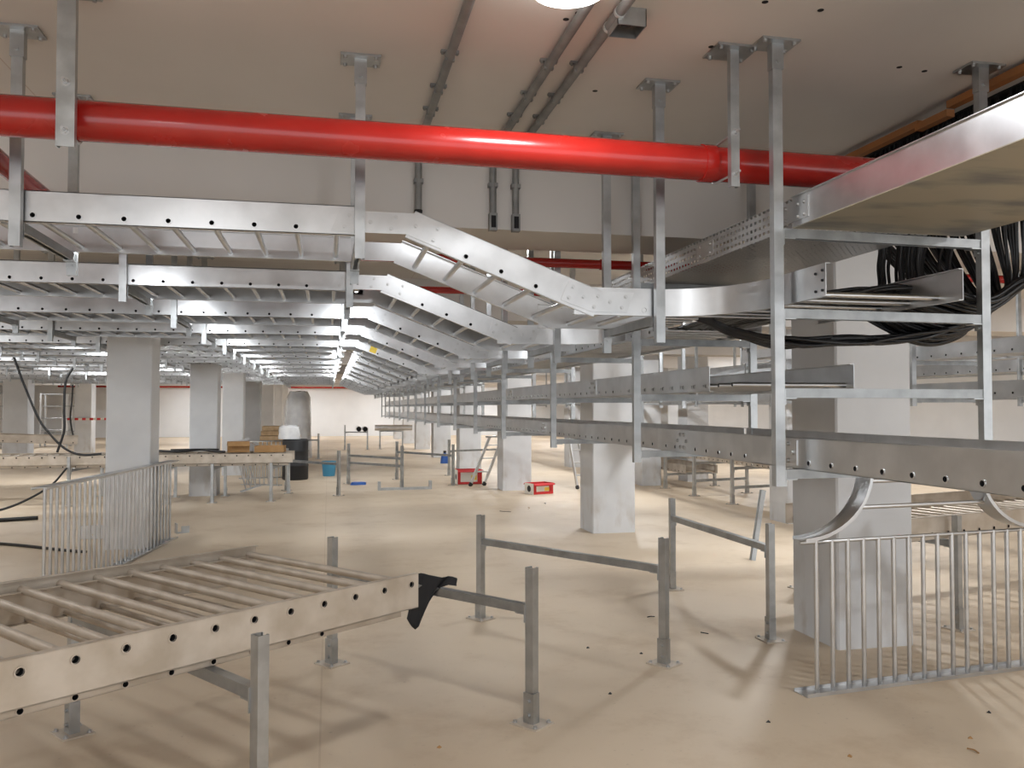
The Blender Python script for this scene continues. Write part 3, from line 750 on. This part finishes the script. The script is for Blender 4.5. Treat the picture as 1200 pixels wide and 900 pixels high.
# two tier frames beyond the long trays
for i, (x, y) in enumerate(((6.55, 13.1), (6.5, 14.5), (6.56, 16.0), (6.9, 18.6))):
    floor_frame('two bar frame under the stacked floor ladders, %s from the front' % ORD[i], (x, y), (x + 1.2 if i != 3 else x + 1.4, y + .3), (.62, .30), .86)
ladder('dusty floor ladder on the upper bars of the two bar frames', (6.85, 19.2, .625), (0, -1, 0), 7.2, .70, sp=.18, mats='dusty', group='stacked floor ladders')
ladder('dusty floor ladder on the lower bars of the two bar frames', (6.86, 19.0, .305), (0, -1, 0), 3.3, .68, sp=.18, mats='dusty', group='stacked floor ladders')
# ladder lying at the right edge beyond the large column
ladder('floor ladder at the right edge behind the fitting stood on its side', (4.02, 5.36, .645), (1, .28, 0), 3.2, 1.15, sp=.18, hz=.04, mats='dusty', group='floor ladders')

# near rung ladders stacked at the lower left
E_ = V((.43, 4.16, 0)); ud = V((-.777, -.629, 0))
p_far = E_ + ud * 3.1
ladder('upper of two dusty rung ladders lying nested at the lower left', (p_far.x, p_far.y, .635), -ud, 3.1, 1.34, sp=.1745, first=.085, hz=.118, mats='dusty', rr=.019, group='nested ladders at the lower left')
q_far = p_far + V((-.629, .777, 0)) * .035
ladder('lower of two dusty rung ladders lying nested at the lower left', (q_far.x, q_far.y, .601), -ud, 3.02, 1.27, sp=.1745, first=.1, hz=.016, mats='dusty', h=.15, rr=.014, group='nested ladders at the lower left', drop=(15, 16, 17))
# black cloth over the end of the bar
def cloth():
    t = MB(); random.seed(3)
    nx, ny = 10, 12; pts = []
    for side in (0, 1):
        for j in range(ny + 1):
            for i in range(nx + 1):
                a = i / nx; v = j / ny
                x = .50 + .20 * a - .06 * v * (1 - a) ; 
                yy = 4.86 - .17 * a + .03 * math.sin(9 * a + 2 * v) * (1 - .3*v) + .012 * math.sin(17*a + 5*v)
                ln = .22 + .10 * math.sin(PI * (a * 1.5 + .1)) - .1 * a
                z = .66 - ln * v + .012 * math.sin(11 * a) * v
                x += -.05 * v * math.sin(3 * a)
                pts.append((x, yy + side * .012, z))
    n = (nx + 1) * (ny + 1)
    fs = []
    for j in range(ny):
        for i in range(nx):
            k = j * (nx + 1) + i
            fs += [(k, k + 1, k + nx + 2, k + nx + 1), (n + k, n + k + nx + 1, n + k + nx + 2, n + k + 1)]
    rim = [i for i in range(nx + 1)] + [j * (nx+1) + nx for j in range(1, ny+1)] + [ny*(nx+1) + i for i in range(nx - 1, -1, -1)] + [j*(nx+1) for j in range(ny - 1, 0, -1)]
    for a, b_ in zip(rim, rim[1:] + rim[:1]): fs.append((a, n + a, n + b_, b_))
    t.add(pts, fs, 0, True)
    return tag(t.make('black_cloth', 'cloth'), 'crumpled black cloth hung over the bar at the ladder end', 'cloth')
cloth()

# long floor ladder across the left middle
ladder('long pale ladder lying across the left middle behind the wide column', (-5.8, 15.25, .655), (1, 0, 0), 5.2, .88, sp=.19, hz=.13, mats='dusty', group='long floor ladder pair', rr=.016)
ladder('lower ladder nested under the long pale ladder at left middle', (-5.8, 15.29, .608), (1, 0, 0), 5.13, .80, sp=.19, first=.02, hz=.02, mats='dusty', h=.14, group='long floor ladder pair', rr=.014)

# ladders stood on edge: rails lie on the floor and on top, rungs upright
def edge_ladder(label, p, q, H, sp, tee=None, w=.12):
    p, q = V((*p, 0)), V((*q, 0)); d = (q - p); L = d.length; mat = frame(p, d)
    t = thing('ladder_fitting' if tee else 'cable_ladder', label, 'cable ladder'); t.matrix_world = mat
    def chan(x0_, x1_, z, up):
        mb = MB(); o = V((0, 0, z))
        s_ = 1 if up else -1
        prof = [(-w/2, 0), (w/2, 0), (w/2, s_*.02), (w/2 - .004, s_*.02), (w/2 - .004, s_*.004), (-w/2 + .004, s_*.004), (-w/2 + .004, s_*.02), (-w/2, s_*.02)]
        mb.extrude(prof, [(V((x0_, 0, z)), V((0, 1, 0)), V((0, 0, 1))), (V((x1_, 0, z)), V((0, 1, 0)), V((0, 0, 1)))]); return mb.make('side_rail', 'galv', t)
    chan(0, L, 0, True)
    if not tee: chan(0, L, H, False)
    else:
        mb = MB(); mb.tube((.0, 0, H - .012), (L, 0, H - .012), .011); mb.make('tie_bar', 'galv', t)
        for sgn, xs in ((1, .0), (-1, L)):
            mb = MB(); fr = []; rx, rz = tee
            for i in range(15):
                a = PI/2 * i / 14
                o = V((xs + sgn * (rx * math.sin(a)), 0, H + rz * (1 - math.cos(a))))
                tg = V((rx * math.cos(a), 0, rz * math.sin(a))).normalized(); nn = V((-tg.z * sgn, 0, tg.x))
                fr.append((o, V((0, 1, 0)), nn))
            mb.extrude([(-w/2, 0), (w/2, 0), (w/2, .02), (w/2 - .004, .02), (w/2 - .004, .004), (-w/2 + .004, .004), (-w/2 + .004, .02), (-w/2, .02)], fr)
            mb.make('curved_rail', 'galv', t)['label'] = 'curved rail turning upwards'
        for z in (.43, .8):
            a = math.acos(1 - z); x = rx * math.sin(a)
            mb = MB(); mb.tube((x, 0, H + rz * z), (L - x, 0, H + rz * z), .013); mb.make('rung', 'galv', t)
    x = .11
    while x < L - .05:
        mb = MB(); mb.tube((x, 0, .004), (x, 0, H - .004), .0135, 10); mb.make('rung', 'galv', t); x += sp
    return t
edge_ladder('tee shaped ladder fitting stood on its side in front of the large column', (2.585, 4.36), (4.3, 4.56), .855, .109, (.47, .40))
edge_ladder('rung ladder piece stood on edge at the left in front of the wide column', (-2.28, 7.55), (-1.86, 11.2), .957, .118)
edge_ladder('rung piece stood on edge beyond the long floor ladder', (-1.75, 18.6), (-.95, 18.2), .7, .1)
edge_ladder('second rung piece stood on edge farther back by the boxes', (-1.95, 20.1), (-1.0, 20.4), .85, .1)
o = edge_ladder('rung piece leaning askew just right of the shaded column', (-1.62, 16.98), (-1.22, 17.1), .95, .09); o.matrix_world = o.matrix_world @ Matrix.Rotation(-.28, 4, 'Y')
mb = MB(); mb.box(0, .16, 0, .1, 0, .012); mb.box(0, .012, 0, .1, .012, .13); mb.box(.06, .16, .0, .006, .012, .09)
o = mb.make('steel_bracket', 'strut'); o.location = (-1.88, 11.55, 0); o.rotation_euler = (0, 0, .4); tag(o, 'small grey steel bracket on the floor at the far end of the upright rung piece', 'bracket')
t = thing('rail_offcut', 'grey rail offcut with holes lying on the floor behind the upright rung piece', 'rail', (-2.95, 11.3, 0)); part(rail_mesh(.9, [.15, .4, .65], .05, 1, ('galv',)), 'side_rail', t)
# leaning strut under the lowest tray
mb = MB(); mb.channel((0, 0, 0), (.18, .1, .72), (0, -1, 0), .05, .045); o = mb.make('strut_channel', 'strut'); o.location = (4.36, 8.25, .004)
tag(o, 'loose strut leaning behind the near hanger under the lowest tray', 'strut')
# lean it against the frame further back
mb = MB(); mb.box(0, 1.05, 0, .06, 0, .05); mb.box(0, .05, -.02, .08, 0, .17); mb.box(1.0, 1.05, -.02, .08, 0, .17)
o = mb.make('floor_channel', 'strut'); o.location = (.95, 16.75, 0); o.rotation_euler = (0, 0, .06); tag(o, 'loose grey channel with upturned ends lying on the floor in mid distance', 'channel')
mb = MB(); mb.box(0, 1.0, 0, .12, .0, .06); mb.box(.5, 1.7, .05, .1, .06, .1); o = mb.make('shelf_channel', 'strut'); o.location = (.7, 18.6, .55); o.rotation_euler = (0, 0, -.1)
bpy.data.objects.remove(o)

# ------------------------------------------------------------------ second run of trays on the far right
begin_hung()
for i, z in enumerate((2.165, 1.72)):
    long_tray(['upper tray of the second run beyond the large column at the right edge', 'lower tray of the second run beyond the large column at the right edge'][i], [(6.85, 5.2), (6.85, 12.), (6.85, 40)], z, .8, holes_to=12, sp=.24, group='second tray run')
for i, z in enumerate((2.08, 1.72)):
    long_tray(['upper tray of the third run, seen below the second run at the right edge', 'lower tray of the third run, seen below the second run at the right edge'][i], [(8.9, 7.), (8.9, 14.), (8.9, 38)], z, .8, holes_to=12, sp=.24, group='third tray run')
for i, y in enumerate((9.5, 13.5, 17.5, 25.)):
    hanger('hanger of the third tray run, %s from the front' % ORD[i], ((8.83, y), (9.77, y)), ZL, 1.62, [2.075, 1.715], group='third run hangers', far=True)
for i, y in enumerate((6.5, 8.9, 12.2, 15.0, 19., 24., 30.)):
    hanger('hanger of the second tray run, %s from the front' % ORD[i], ((6.78, y), (7.72, y)), ZL, 1.62, [2.16, 1.715], group='second run hangers', far=i > 1)
for i, (p, q) in enumerate((((5.1, 12.0, 1.72), (6.8, 12.0, 2.17)), ((4.9, 14.6, 1.70), (6.8, 14.6, 2.17)), ((5.2, 9.3, 2.17), (6.8, 9.3, 2.3)))):
    d = V(q) - V(p); ladder(['short ladder rising to the second run, seen between the long trays', 'another short ladder rising to the second run farther back', 'short nearly level ladder joining the second run above the free cut end'][i], p, d, d.length, .8, group='ladders rising to the second run')
    hanger('hanger of the short ladder rising to the second run, %s' % ['nearest of the two lower ones', 'farthest back', 'highest one'][i], ((p[0] + .1, p[1] - .04), (p[0] + .1, p[1] + .86)), ZL, p[2] - .12, [p[2] - .03], far=True)

end_hung()
# ------------------------------------------------------------------ goods on the floor and ladders
def carton(label, loc, rz, w, d, h, open_=True, c1='boxred', c2='boxwhite', flap=.12):
    t = thing('carton', label, 'box', loc, rz)
    mb = MB(); th = .006
    mb.box(-w/2, w/2, -d/2, d/2, 0, th, 0)
    for a in ((-w/2, w/2, -d/2, -d/2 + th), (-w/2, w/2, d/2 - th, d/2), (-w/2, -w/2 + th, -d/2, d/2), (w/2 - th, w/2, -d/2, d/2)): mb.box(*a, 0, h, 0)
    mb.make('carton_body', c1, t)
    if c2 != c1:
        mb = MB(); mb.box(-w/2 + .06, w/2 - .1, -d/2 - .003, -d/2, .05, h - .05); mb.box(-w/2 - .003, -w/2, -d/2, d/2, .0, h); mb.make('printed_panel', c2, t)
        mb = MB(); mb.tube((-w/2 - .003, 0, h*.5), (-w/2 - .006, 0, h*.5), .06, 14); mb.make('printed_emblem', 'black', t)
        mb = MB(); mb.box(w*.05, w*.28, -d/2 - .006, -d/2 - .003, h*.3, h*.62); mb.make('printed_patch', 'yellow', t)
    mb = MB()
    for sg, ln in ((1, w), (-1, w)):
        m_ = Matrix.Translation((0, sg * d/2, h)) @ Matrix.Rotation(-sg * .6, 4, 'X'); mb.box(-w/2, w/2, 0 if sg > 0 else -flap, flap if sg > 0 else 0, 0, .005, 0, m_)
    m_ = Matrix.Translation((w/2, 0, h)) @ Matrix.Rotation(.5, 4, 'Y'); mb.box(0, flap, -d/2, d/2, 0, .005, 0, m_)
    if open_: mb.make('flap', c1, t)
    return t
carton('red and cream carton on the floor in front of the third right column', (3.86, 15.55, 0), .35, .44, .3, .2, flap=.06)
carton('red carton on the floor behind the stepladder', (2.9, 17.9, 0), .05, .52, .35, .3, flap=.08)
carton('brown open cardboard box on the long floor ladder', (-1.55, 15.75, .822), .15, .36, .32, .18, c1='card', c2='card')
carton('low brown cardboard tray at the right end of the long floor ladder', (-1.0, 15.7, .822), -.05, .5, .38, .11, c1='card', c2='card', open_=False)
cable('dark cable coil heap lying on the long floor ladder', [(-2.9, 15.7, .86), (-2.5, 15.55, .85), (-2.2, 15.75, .87), (-1.95, 15.6, .85), (-1.75, 15.5, .84)], .022)
cable('thin reddish black cable on the long floor ladder by the heap', [(-2.7, 15.9, .86), (-2.3, 16.0, .86), (-1.9, 15.95, .86)], .02)
# stepladders
def stepladder(label, base, top, wid, nst, cap=True):
    base, top = V(base), V(top); t = thing('stepladder', label, 'stepladder', base); d = top - base
    ax = V((1, .35, 0)).normalized()
    for s_ in (0, 1):
        mb = MB(); o = ax * wid * s_; mt = frame(o, d); mb.box(0, d.length, -.014, .014, -.03, .03, 0, mt); mb.make('stile', 'alu', t)
        mb = MB(); mb.box(-.02, .05, -.02, .02, -.04, .04, 0, mt); mb.make('rubber_foot', 'black', t)
    for i in range(nst):
        f = (i + 1) / (nst + .6); p = d * f; mb = MB(); mb.box(0, wid, -.04, .04, -.012, .012, 0, frame(p, ax)); mb.make('tread', 'alu', t)
    if cap:
        mb = MB(); mb.box(-.06, wid + .3, -.06, .06, 0, .03, 0, frame(d, ax)); mb.make('top_platform', 'strut', t)
    return t
stepladder('aluminium stepladder leaning beside the red carton in mid distance', (2.84, 17.25, .02), (3.3, 17.6, .98), .32, 3)
stepladder('aluminium stepladder leaning behind the second right column', (4.80, 16.2, .02), (4.72, 16.6, 1.15), .22, 4, False)
# black drum, wrapped pallet load, timber
t = thing('black_drum', 'black plastic drum standing in the left mid distance', 'drum', (-.72, 19.75, 0))
mb = MB(); n = 24; prof = [(.27, 0), (.285, .03), (.285, .3), (.295, .32), (.285, .34), (.285, .62), (.295, .64), (.285, .66), (.285, .86), (.27, .9), (.255, .9)]
pts = [V((r * math.cos(2*PI*i/n), r * math.sin(2*PI*i/n), z)) for r, z in prof for i in range(n)]
mb.add(pts, [(k*n + i, k*n + (i+1) % n, (k+1)*n + (i+1) % n, (k+1)*n + i) for k in range(len(prof)-1) for i in range(n)], 0, True); mb.add(pts[:n], [tuple(range(n-1, -1, -1))])
mb.make('drum_body', 'black', t)
mb = MB(); mb.tube((0, 0, .88), (0, 0, .905), .26, 24); mb.make('lid', 'black', t)
def lump(name, label, loc, sx_, sy_, sz_, mat, cat_, seed=1):
    random.seed(seed); mb = MB(); n, k = 18, 10; pts = []
    ph = [u(0, 6) for _ in range(6)]
    for j in range(k + 1):
        v = j / k
        for i in range(n):
            a = 2*PI*i/n; sq = 1 / max(abs(math.cos(a)), abs(math.sin(a))) ** .75
            r = sq * (1 - .12 * v) * (1 + .05 * math.sin(3*a + ph[0] + 4*v) + .04 * math.sin(7*a + ph[1] - 6*v)) * (1 if j < k else .7)
            pts.append((sx_/2 * r * math.cos(a) * .95, sy_/2 * r * math.sin(a) * .95, sz_ * v + (.03 * sz_ * math.sin(5*a + ph[2]) if 0 < j else 0)))
    mb.add(pts, [(j*n + i, j*n + (i+1) % n, (j+1)*n + (i+1) % n, (j+1)*n + i) for j in range(k) for i in range(n)], 0, True)
    mb.add(pts[:n], [tuple(range(n-1, -1, -1))]); mb.add(pts[-n:], [tuple(range(n))])
    o = mb.make(name, mat); o.location = loc; return tag(o, label, cat_)
lump('plastic_film_heap', 'heap of clear plastic film on top of the black drum', (-.85, 19.75, .906), .5, .4, .3, 'film', 'plastic film', 4)
lump('wrapped_load', 'tall load wrapped in clear film standing behind the black drum', (-.95, 28.4, .0), .9, .8, 2.1, 'film', 'wrapped load', 9)
t = thing('timber_stack', 'stack of pale timber boards left of the black drum', 'timber', (-1.9, 25.2, 0))
for i in range(2):
    mb = MB(); mb.box(.15 + i * .8, .25 + i*.8, -.3, .3, 0, .56); mb.make('trestle', 'strut', t)
for i in range(4):
    mb = MB(); mb.box(.03 * i, 1.15 - .03 * i, -.4, .4, .56 + i * .135, .68 + i * .135); mb.make('board', 'wood', t)
# blue bucket
t = thing('blue_bucket', 'blue bucket on the floor beside a low frame in mid distance', 'bucket', (.02, 20.6, 0))
mb = MB(); mb.tube((0, 0, 0), (0, 0, .34), .14, 20, 0, .17, caps=False); mb.tube((0, 0, .01), (0, 0, .015), .14, 20); mb.tube((0, 0, .33), (0, 0, .345), .178, 20, 0, .178, caps=False); mb.make('bucket_body', 'blue', t)
mb = MB(); mb.sweep([(.17 * math.cos(a), .02, .34 - .16 * math.sin(a)) for a in [i * PI / 10 for i in range(11)]], .006, 6); mb.make('handle', 'boxred', t)
t = thing('blue_jug', 'small blue bottle standing on the floor in the far middle', 'bottle', (3.3, 24.6, 0)); 
mb = MB(); mb.tube((0, 0, 0), (0, 0, .2), .13, 14, 0, .11); mb.tube((0, 0, .2), (0, 0, .3), .11, 14, 0, .03); mb.make('bottle_body', 'bluecap', t)
mb = MB(); mb.tube((0, 0, .3), (0, 0, .36), .045, 10); mb.make('cap', 'black', t)
lump('blue_rag', 'crumpled blue rag on the floor at a frame foot', (.62, 18.1, 0), .34, .2, .06, 'bluecap', 'rag', 6)
# round duct and pipe ends far back
mb = MB(); mb.tube((0, 0, 0), (1.42, -.08, 0), .11, 18); o = mb.make('round_duct', 'galv'); o.location = (1.75, 33.25, .837); tag(o, 'round grey duct resting on the distant low frame', 'duct')
for i, (x, y) in enumerate(((1.13, 33.), (1.36, 32.9))):
    t = thing('pipe_offcut', ['left of the two dark pipe ends on the distant low frame', 'right of the two dark pipe ends on the distant low frame'][i], 'pipe', (x, y, .80), group='pipe ends on the far frame')
    mb = MB(); mb.tube((0, -.2, 0), (0, .6, 0), .10, 18, caps=False); mb.make('pipe_wall', 'strut', t)
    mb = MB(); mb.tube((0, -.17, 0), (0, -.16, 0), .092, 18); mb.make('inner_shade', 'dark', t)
# far left racks
for i, (x, y, w, h) in enumerate(((-11.6, 38.5, 1.0, 2.2), (-10.2, 36.5, .8, 2.2), (-9.3, 39.8, .9, 2.3), (-8.0, 37.5, .7, 2.0), (-12.6, 36.5, .8, 2.2))):
    t = thing('shelving_rack', 'open steel rack in the far left background, %s from the left' % ORD[[1, 2, 3, 4, 0][i]], 'rack', (x, y, 0), group='racks at the far left')
    for sx_ in (0, w):
        for sy_ in (0, .6):
            mb = MB(); mb.box(sx_ - .03, sx_ + .03, sy_ - .03, sy_ + .03, 0, h); mb.make('upright', 'alu', t)
    for j in range(5):
        mb = MB(); z = .15 + j * (h - .2) / 4; mb.box(0, w, 0, .6, z, z + .04); mb.make('shelf', 'strut', t)
    mb = MB(); mb.box(.1, w - .1, .15, .5, .23, .6); mb.make('stored_case', 'strut', t)
ladder('grey ladder piece raised on the floor at the far left edge', (-7.2, 18.6, .95), (1, .25, -.05), 2.2, .8, mats='dusty', sp=.25)
# small white lamp shade plate on the floor ladder? -> rectangular grip frame
mb = MB()
for a in ((-.3, .3, -.1, -.07), (-.3, .3, .07, .1), (-.3, -.27, -.1, .1), (.27, .3, -.1, .1)): mb.box(*a, -.01, .01)
o = mb.make('white_hoop', 'boxwhite'); o.location = (-4.32, 16.0, 1.35); o.rotation_euler = (1.2, .75, .1)
bpy.data.objects.remove(o)
# barrier tape on the taped column
mb = MB()
for i in range(14): mb.box(-8.9 + i * .12, -8.9 + (i + 1) * .12, 32.34, 32.355, 1.17, 1.25, i % 2)
tag(mb.make('barrier_tape', ['boxred', 'boxwhite']), 'red and white barrier tape stretched across a far left column', 'tape')
# crumbs and clippings on the floor
random.seed(5)
deb = [(.52, 4.05, 0), (.38, 3.5, 1), (2.2, 4.02, 0), (2.95, 3.45, 1), (1.7, 5.5, 0), (2.0, 5.3, 0), (3.05, 3.62, 0), (1.55, 4.6, 0), (3.4, 3.9, 0), (2.35, 3.55, 0), (2.45, 6.2, 1), (2.6, 5.7, 1), (2.62, 6.5, 0), (2.1, 3.4, 0), (1.25, 5.15, 0), (3.1, 13.2, 1), (2.6, 13.0, 1), (3.6, 14.0, 1)]
for i, (x, y, kd) in enumerate(deb):
    if kd: 
        mb = MB(); s_ = .06 if y < 7 else .2; a = u(0, 3); mb.sweep([(0, 0, .004), (s_*.5*math.cos(a), s_*.5*math.sin(a), .006), (s_*math.cos(a+.3), s_*math.sin(a+.3), .004)], .0035, 6); nm = 'wire_clipping'
    else:
        mb = MB(); s_ = .012; mb.add([(-s_, -s_, 0), (s_, -s_*.6, 0), (s_*.7, s_, 0), (-s_*.8, s_*.7, 0), (0, .1*s_, s_*.9)], [(0, 1, 4), (1, 2, 4), (2, 3, 4), (3, 0, 4), (3, 2, 1, 0)]); nm = 'floor_crumb'
    o = mb.make(nm, 'black' if i % 3 else 'card'); o.location = (x, y, .0005); o.rotation_euler = (0, 0, u(0, 6))
    tag(o, 'thin dark wire clipping lying on the open floor' if kd else 'tiny dark crumb of rubbish on the open floor', 'rubbish', 'wire clippings on the floor' if kd else 'crumbs on the floor')

# ------------------------------------------------------------------ lamps
def lamp(label, x, y, z, power, r=.15, shell=True):
    if shell:
        t = thing('bulkhead_lamp', label, 'lamp', (x, y, z), group='round ceiling lamps')
        mb = MB(); mb.tube((0, 0, 0), (0, 0, -.03), r * 1.08, 28); mb.make('lamp_base', 'white', t)
        mb = MB(); n = 28; pr = [(r, -.03), (r, -.05), (r * .9, -.075), (r * .6, -.092), (r * .2, -.1)]
        pts = [(a * math.cos(2*PI*i/n), a * math.sin(2*PI*i/n), c) for a, c in pr for i in range(n)]
        mb.add(pts, [(k*n + i, (k+1)*n + i, (k+1)*n + (i+1) % n, k*n + (i+1) % n) for k in range(len(pr)-1) for i in range(n)], 0, True); mb.add(pts[-n:], [tuple(range(n))], 0, True)
        mb.make('lamp_glass', 'glow', t)
    l = bpy.data.lights.new('lamp_light', 'AREA'); l.shape = 'DISK'; l.size = r * 2; l.energy = power; l.color = (.92, .96, 1); l.spread = PI
    o = bpy.data.objects.new('lamp_light', l); COL.objects.link(o); o.location = (x, y, z - .112)
    return o
LP = dict(near=14, low=12, grid=42, col=12, rail=9)
lamp('round white bulkhead lamp on the ceiling at the top edge of the view', .84, 2.93, HC, LP['near'])
for i, y in enumerate((7.75, 12.6, 18.8, 24.5, 30.2, 36., 42.)):
    lamp('round lamp on the ceiling between the sloping ladders, %s from the front' % ORD[i], 1.42 if i == 0 else .9, y, HC, LP['low'])
for x, ys in ((-5.6, (2., 8.3, 14.6, 20.2, 26.2, 32., 36.5, 42.5)), (-12, (8.3, 14.6, 20.2, 26.2, 32., 36.5, 42.5)), (5.2, (2.2, 8.3, 14.6, 20.2, 26.2, 32., 36.5, 42.5)), (11., (2.2, 8.3, 14.6, 20.2, 26.2, 32., 36.5, 42.5)), (-1.2, (-.6, 47.)), (3., (47.,)), (-7, (47.,)), (9, (47.,))):  # unseen ceiling lamps added to light the hall
    for y in ys: lamp('unseen round lamp added in the outer rows on the ceiling', x, y, HC, LP['grid'] * (1.0 if y > 45 else .5 if y < 3 else 1) * (1.5 if x > 4 else 1.15))
for x, ys in ((-2.22, (10.9, 16.85, 21.7, 26.9)), (3.585, (5.66, 11.01, 16.76, 22.36, 27.96))):      # fill lamps added on the unseen far faces of the columns
    for y in ys:
        t = thing('column_fill_lamp', 'added fill lamp on the unseen far face of a column', 'lamp', (x, y, 2.1), group='added fill lamps on the columns')
        mb = MB(); mb.tube((0, 0, 0), (0, .02, 0), .12, 24); mb.make('lamp_base', 'white', t)
        mb = MB(); mb.tube((0, .02, 0), (0, .06, 0), .11, 24, 0, .08); mb.make('lamp_glass', 'glow', t)
        l = bpy.data.lights.new('lamp_light', 'AREA'); l.shape = 'DISK'; l.size = .22; l.energy = LP['col']; l.color = (.92, .96, 1)
        o = bpy.data.objects.new('lamp_light', l); COL.objects.link(o); o.location = (x, y + .08, 2.1); o.rotation_euler = (PI/2 - .8, 0, PI)
for k in range(10):          # small fill lamps added out of sight behind the rear rails
    for x in (.2, -1.25, -3.5, -5.9):
        y = (TY[k] + W) * SC + .05; z = EYE + (ZB - EYE) * SC + .095
        if x < -.33 * y or (k == 0 and x > 0): continue
        t = thing('rail_fill_lamp', 'small added fill lamp hidden behind the rear rail of a level ladder', 'lamp', (x, y, z), group='added fill lamps behind the ladder rails')
        mb = MB(); mb.box(-.05, .05, -.05, -.035, -.02, .05); mb.tube((0, 0, 0), (0, 0, .03), .055, 18); mb.make('lamp_base', 'white', t)
        mb = MB(); mb.tube((0, 0, -.02), (0, 0, 0), .045, 18, 0, .052); mb.make('lamp_glass', 'glow', t)
        l = bpy.data.lights.new('lamp_light', 'AREA'); l.shape = 'DISK'; l.size = .09; l.energy = LP['rail'] * (1 if x > 0 else .6); l.color = (.92, .96, 1)
        o = bpy.data.objects.new('lamp_light', l); COL.objects.link(o); o.location = (x, y, z - .026); o.rotation_euler = (.5, 0, 0)
bpy.context.view_layer.update()
T_ = Matrix.Translation((0, 0, EYE)) @ Matrix.Scale(SC, 4) @ Matrix.Translation((0, 0, -EYE))
for o in HUNG: o.matrix_world = T_ @ o.matrix_world
S.cycles.caustics_reflective = False; S.cycles.caustics_refractive = False

w = bpy.data.worlds.new('World'); S.world = w; w.use_nodes = True
w.node_tree.nodes['Background'].inputs[0].default_value = (.95, .975, 1, 1); w.node_tree.nodes['Background'].inputs[1].default_value = 1.1

# ------------------------------------------------------------------ camera
c = bpy.data.cameras.new('Camera'); co = bpy.data.objects.new('Camera', c); COL.objects.link(co)
c.sensor_width = 36; c.lens = 30.0; c.clip_start = .05; c.clip_end = 200
co.location = (0, 0, EYE); co.rotation_euler = (PI/2 + math.atan(.028), 0, -math.atan(.215))
S.camera = co
S.view_settings.view_transform = 'Standard'; S.view_settings.look = 'None'; S.view_settings.gamma = 1
S.view_settings.use_curve_mapping = False
S.view_settings.exposure = 0.8
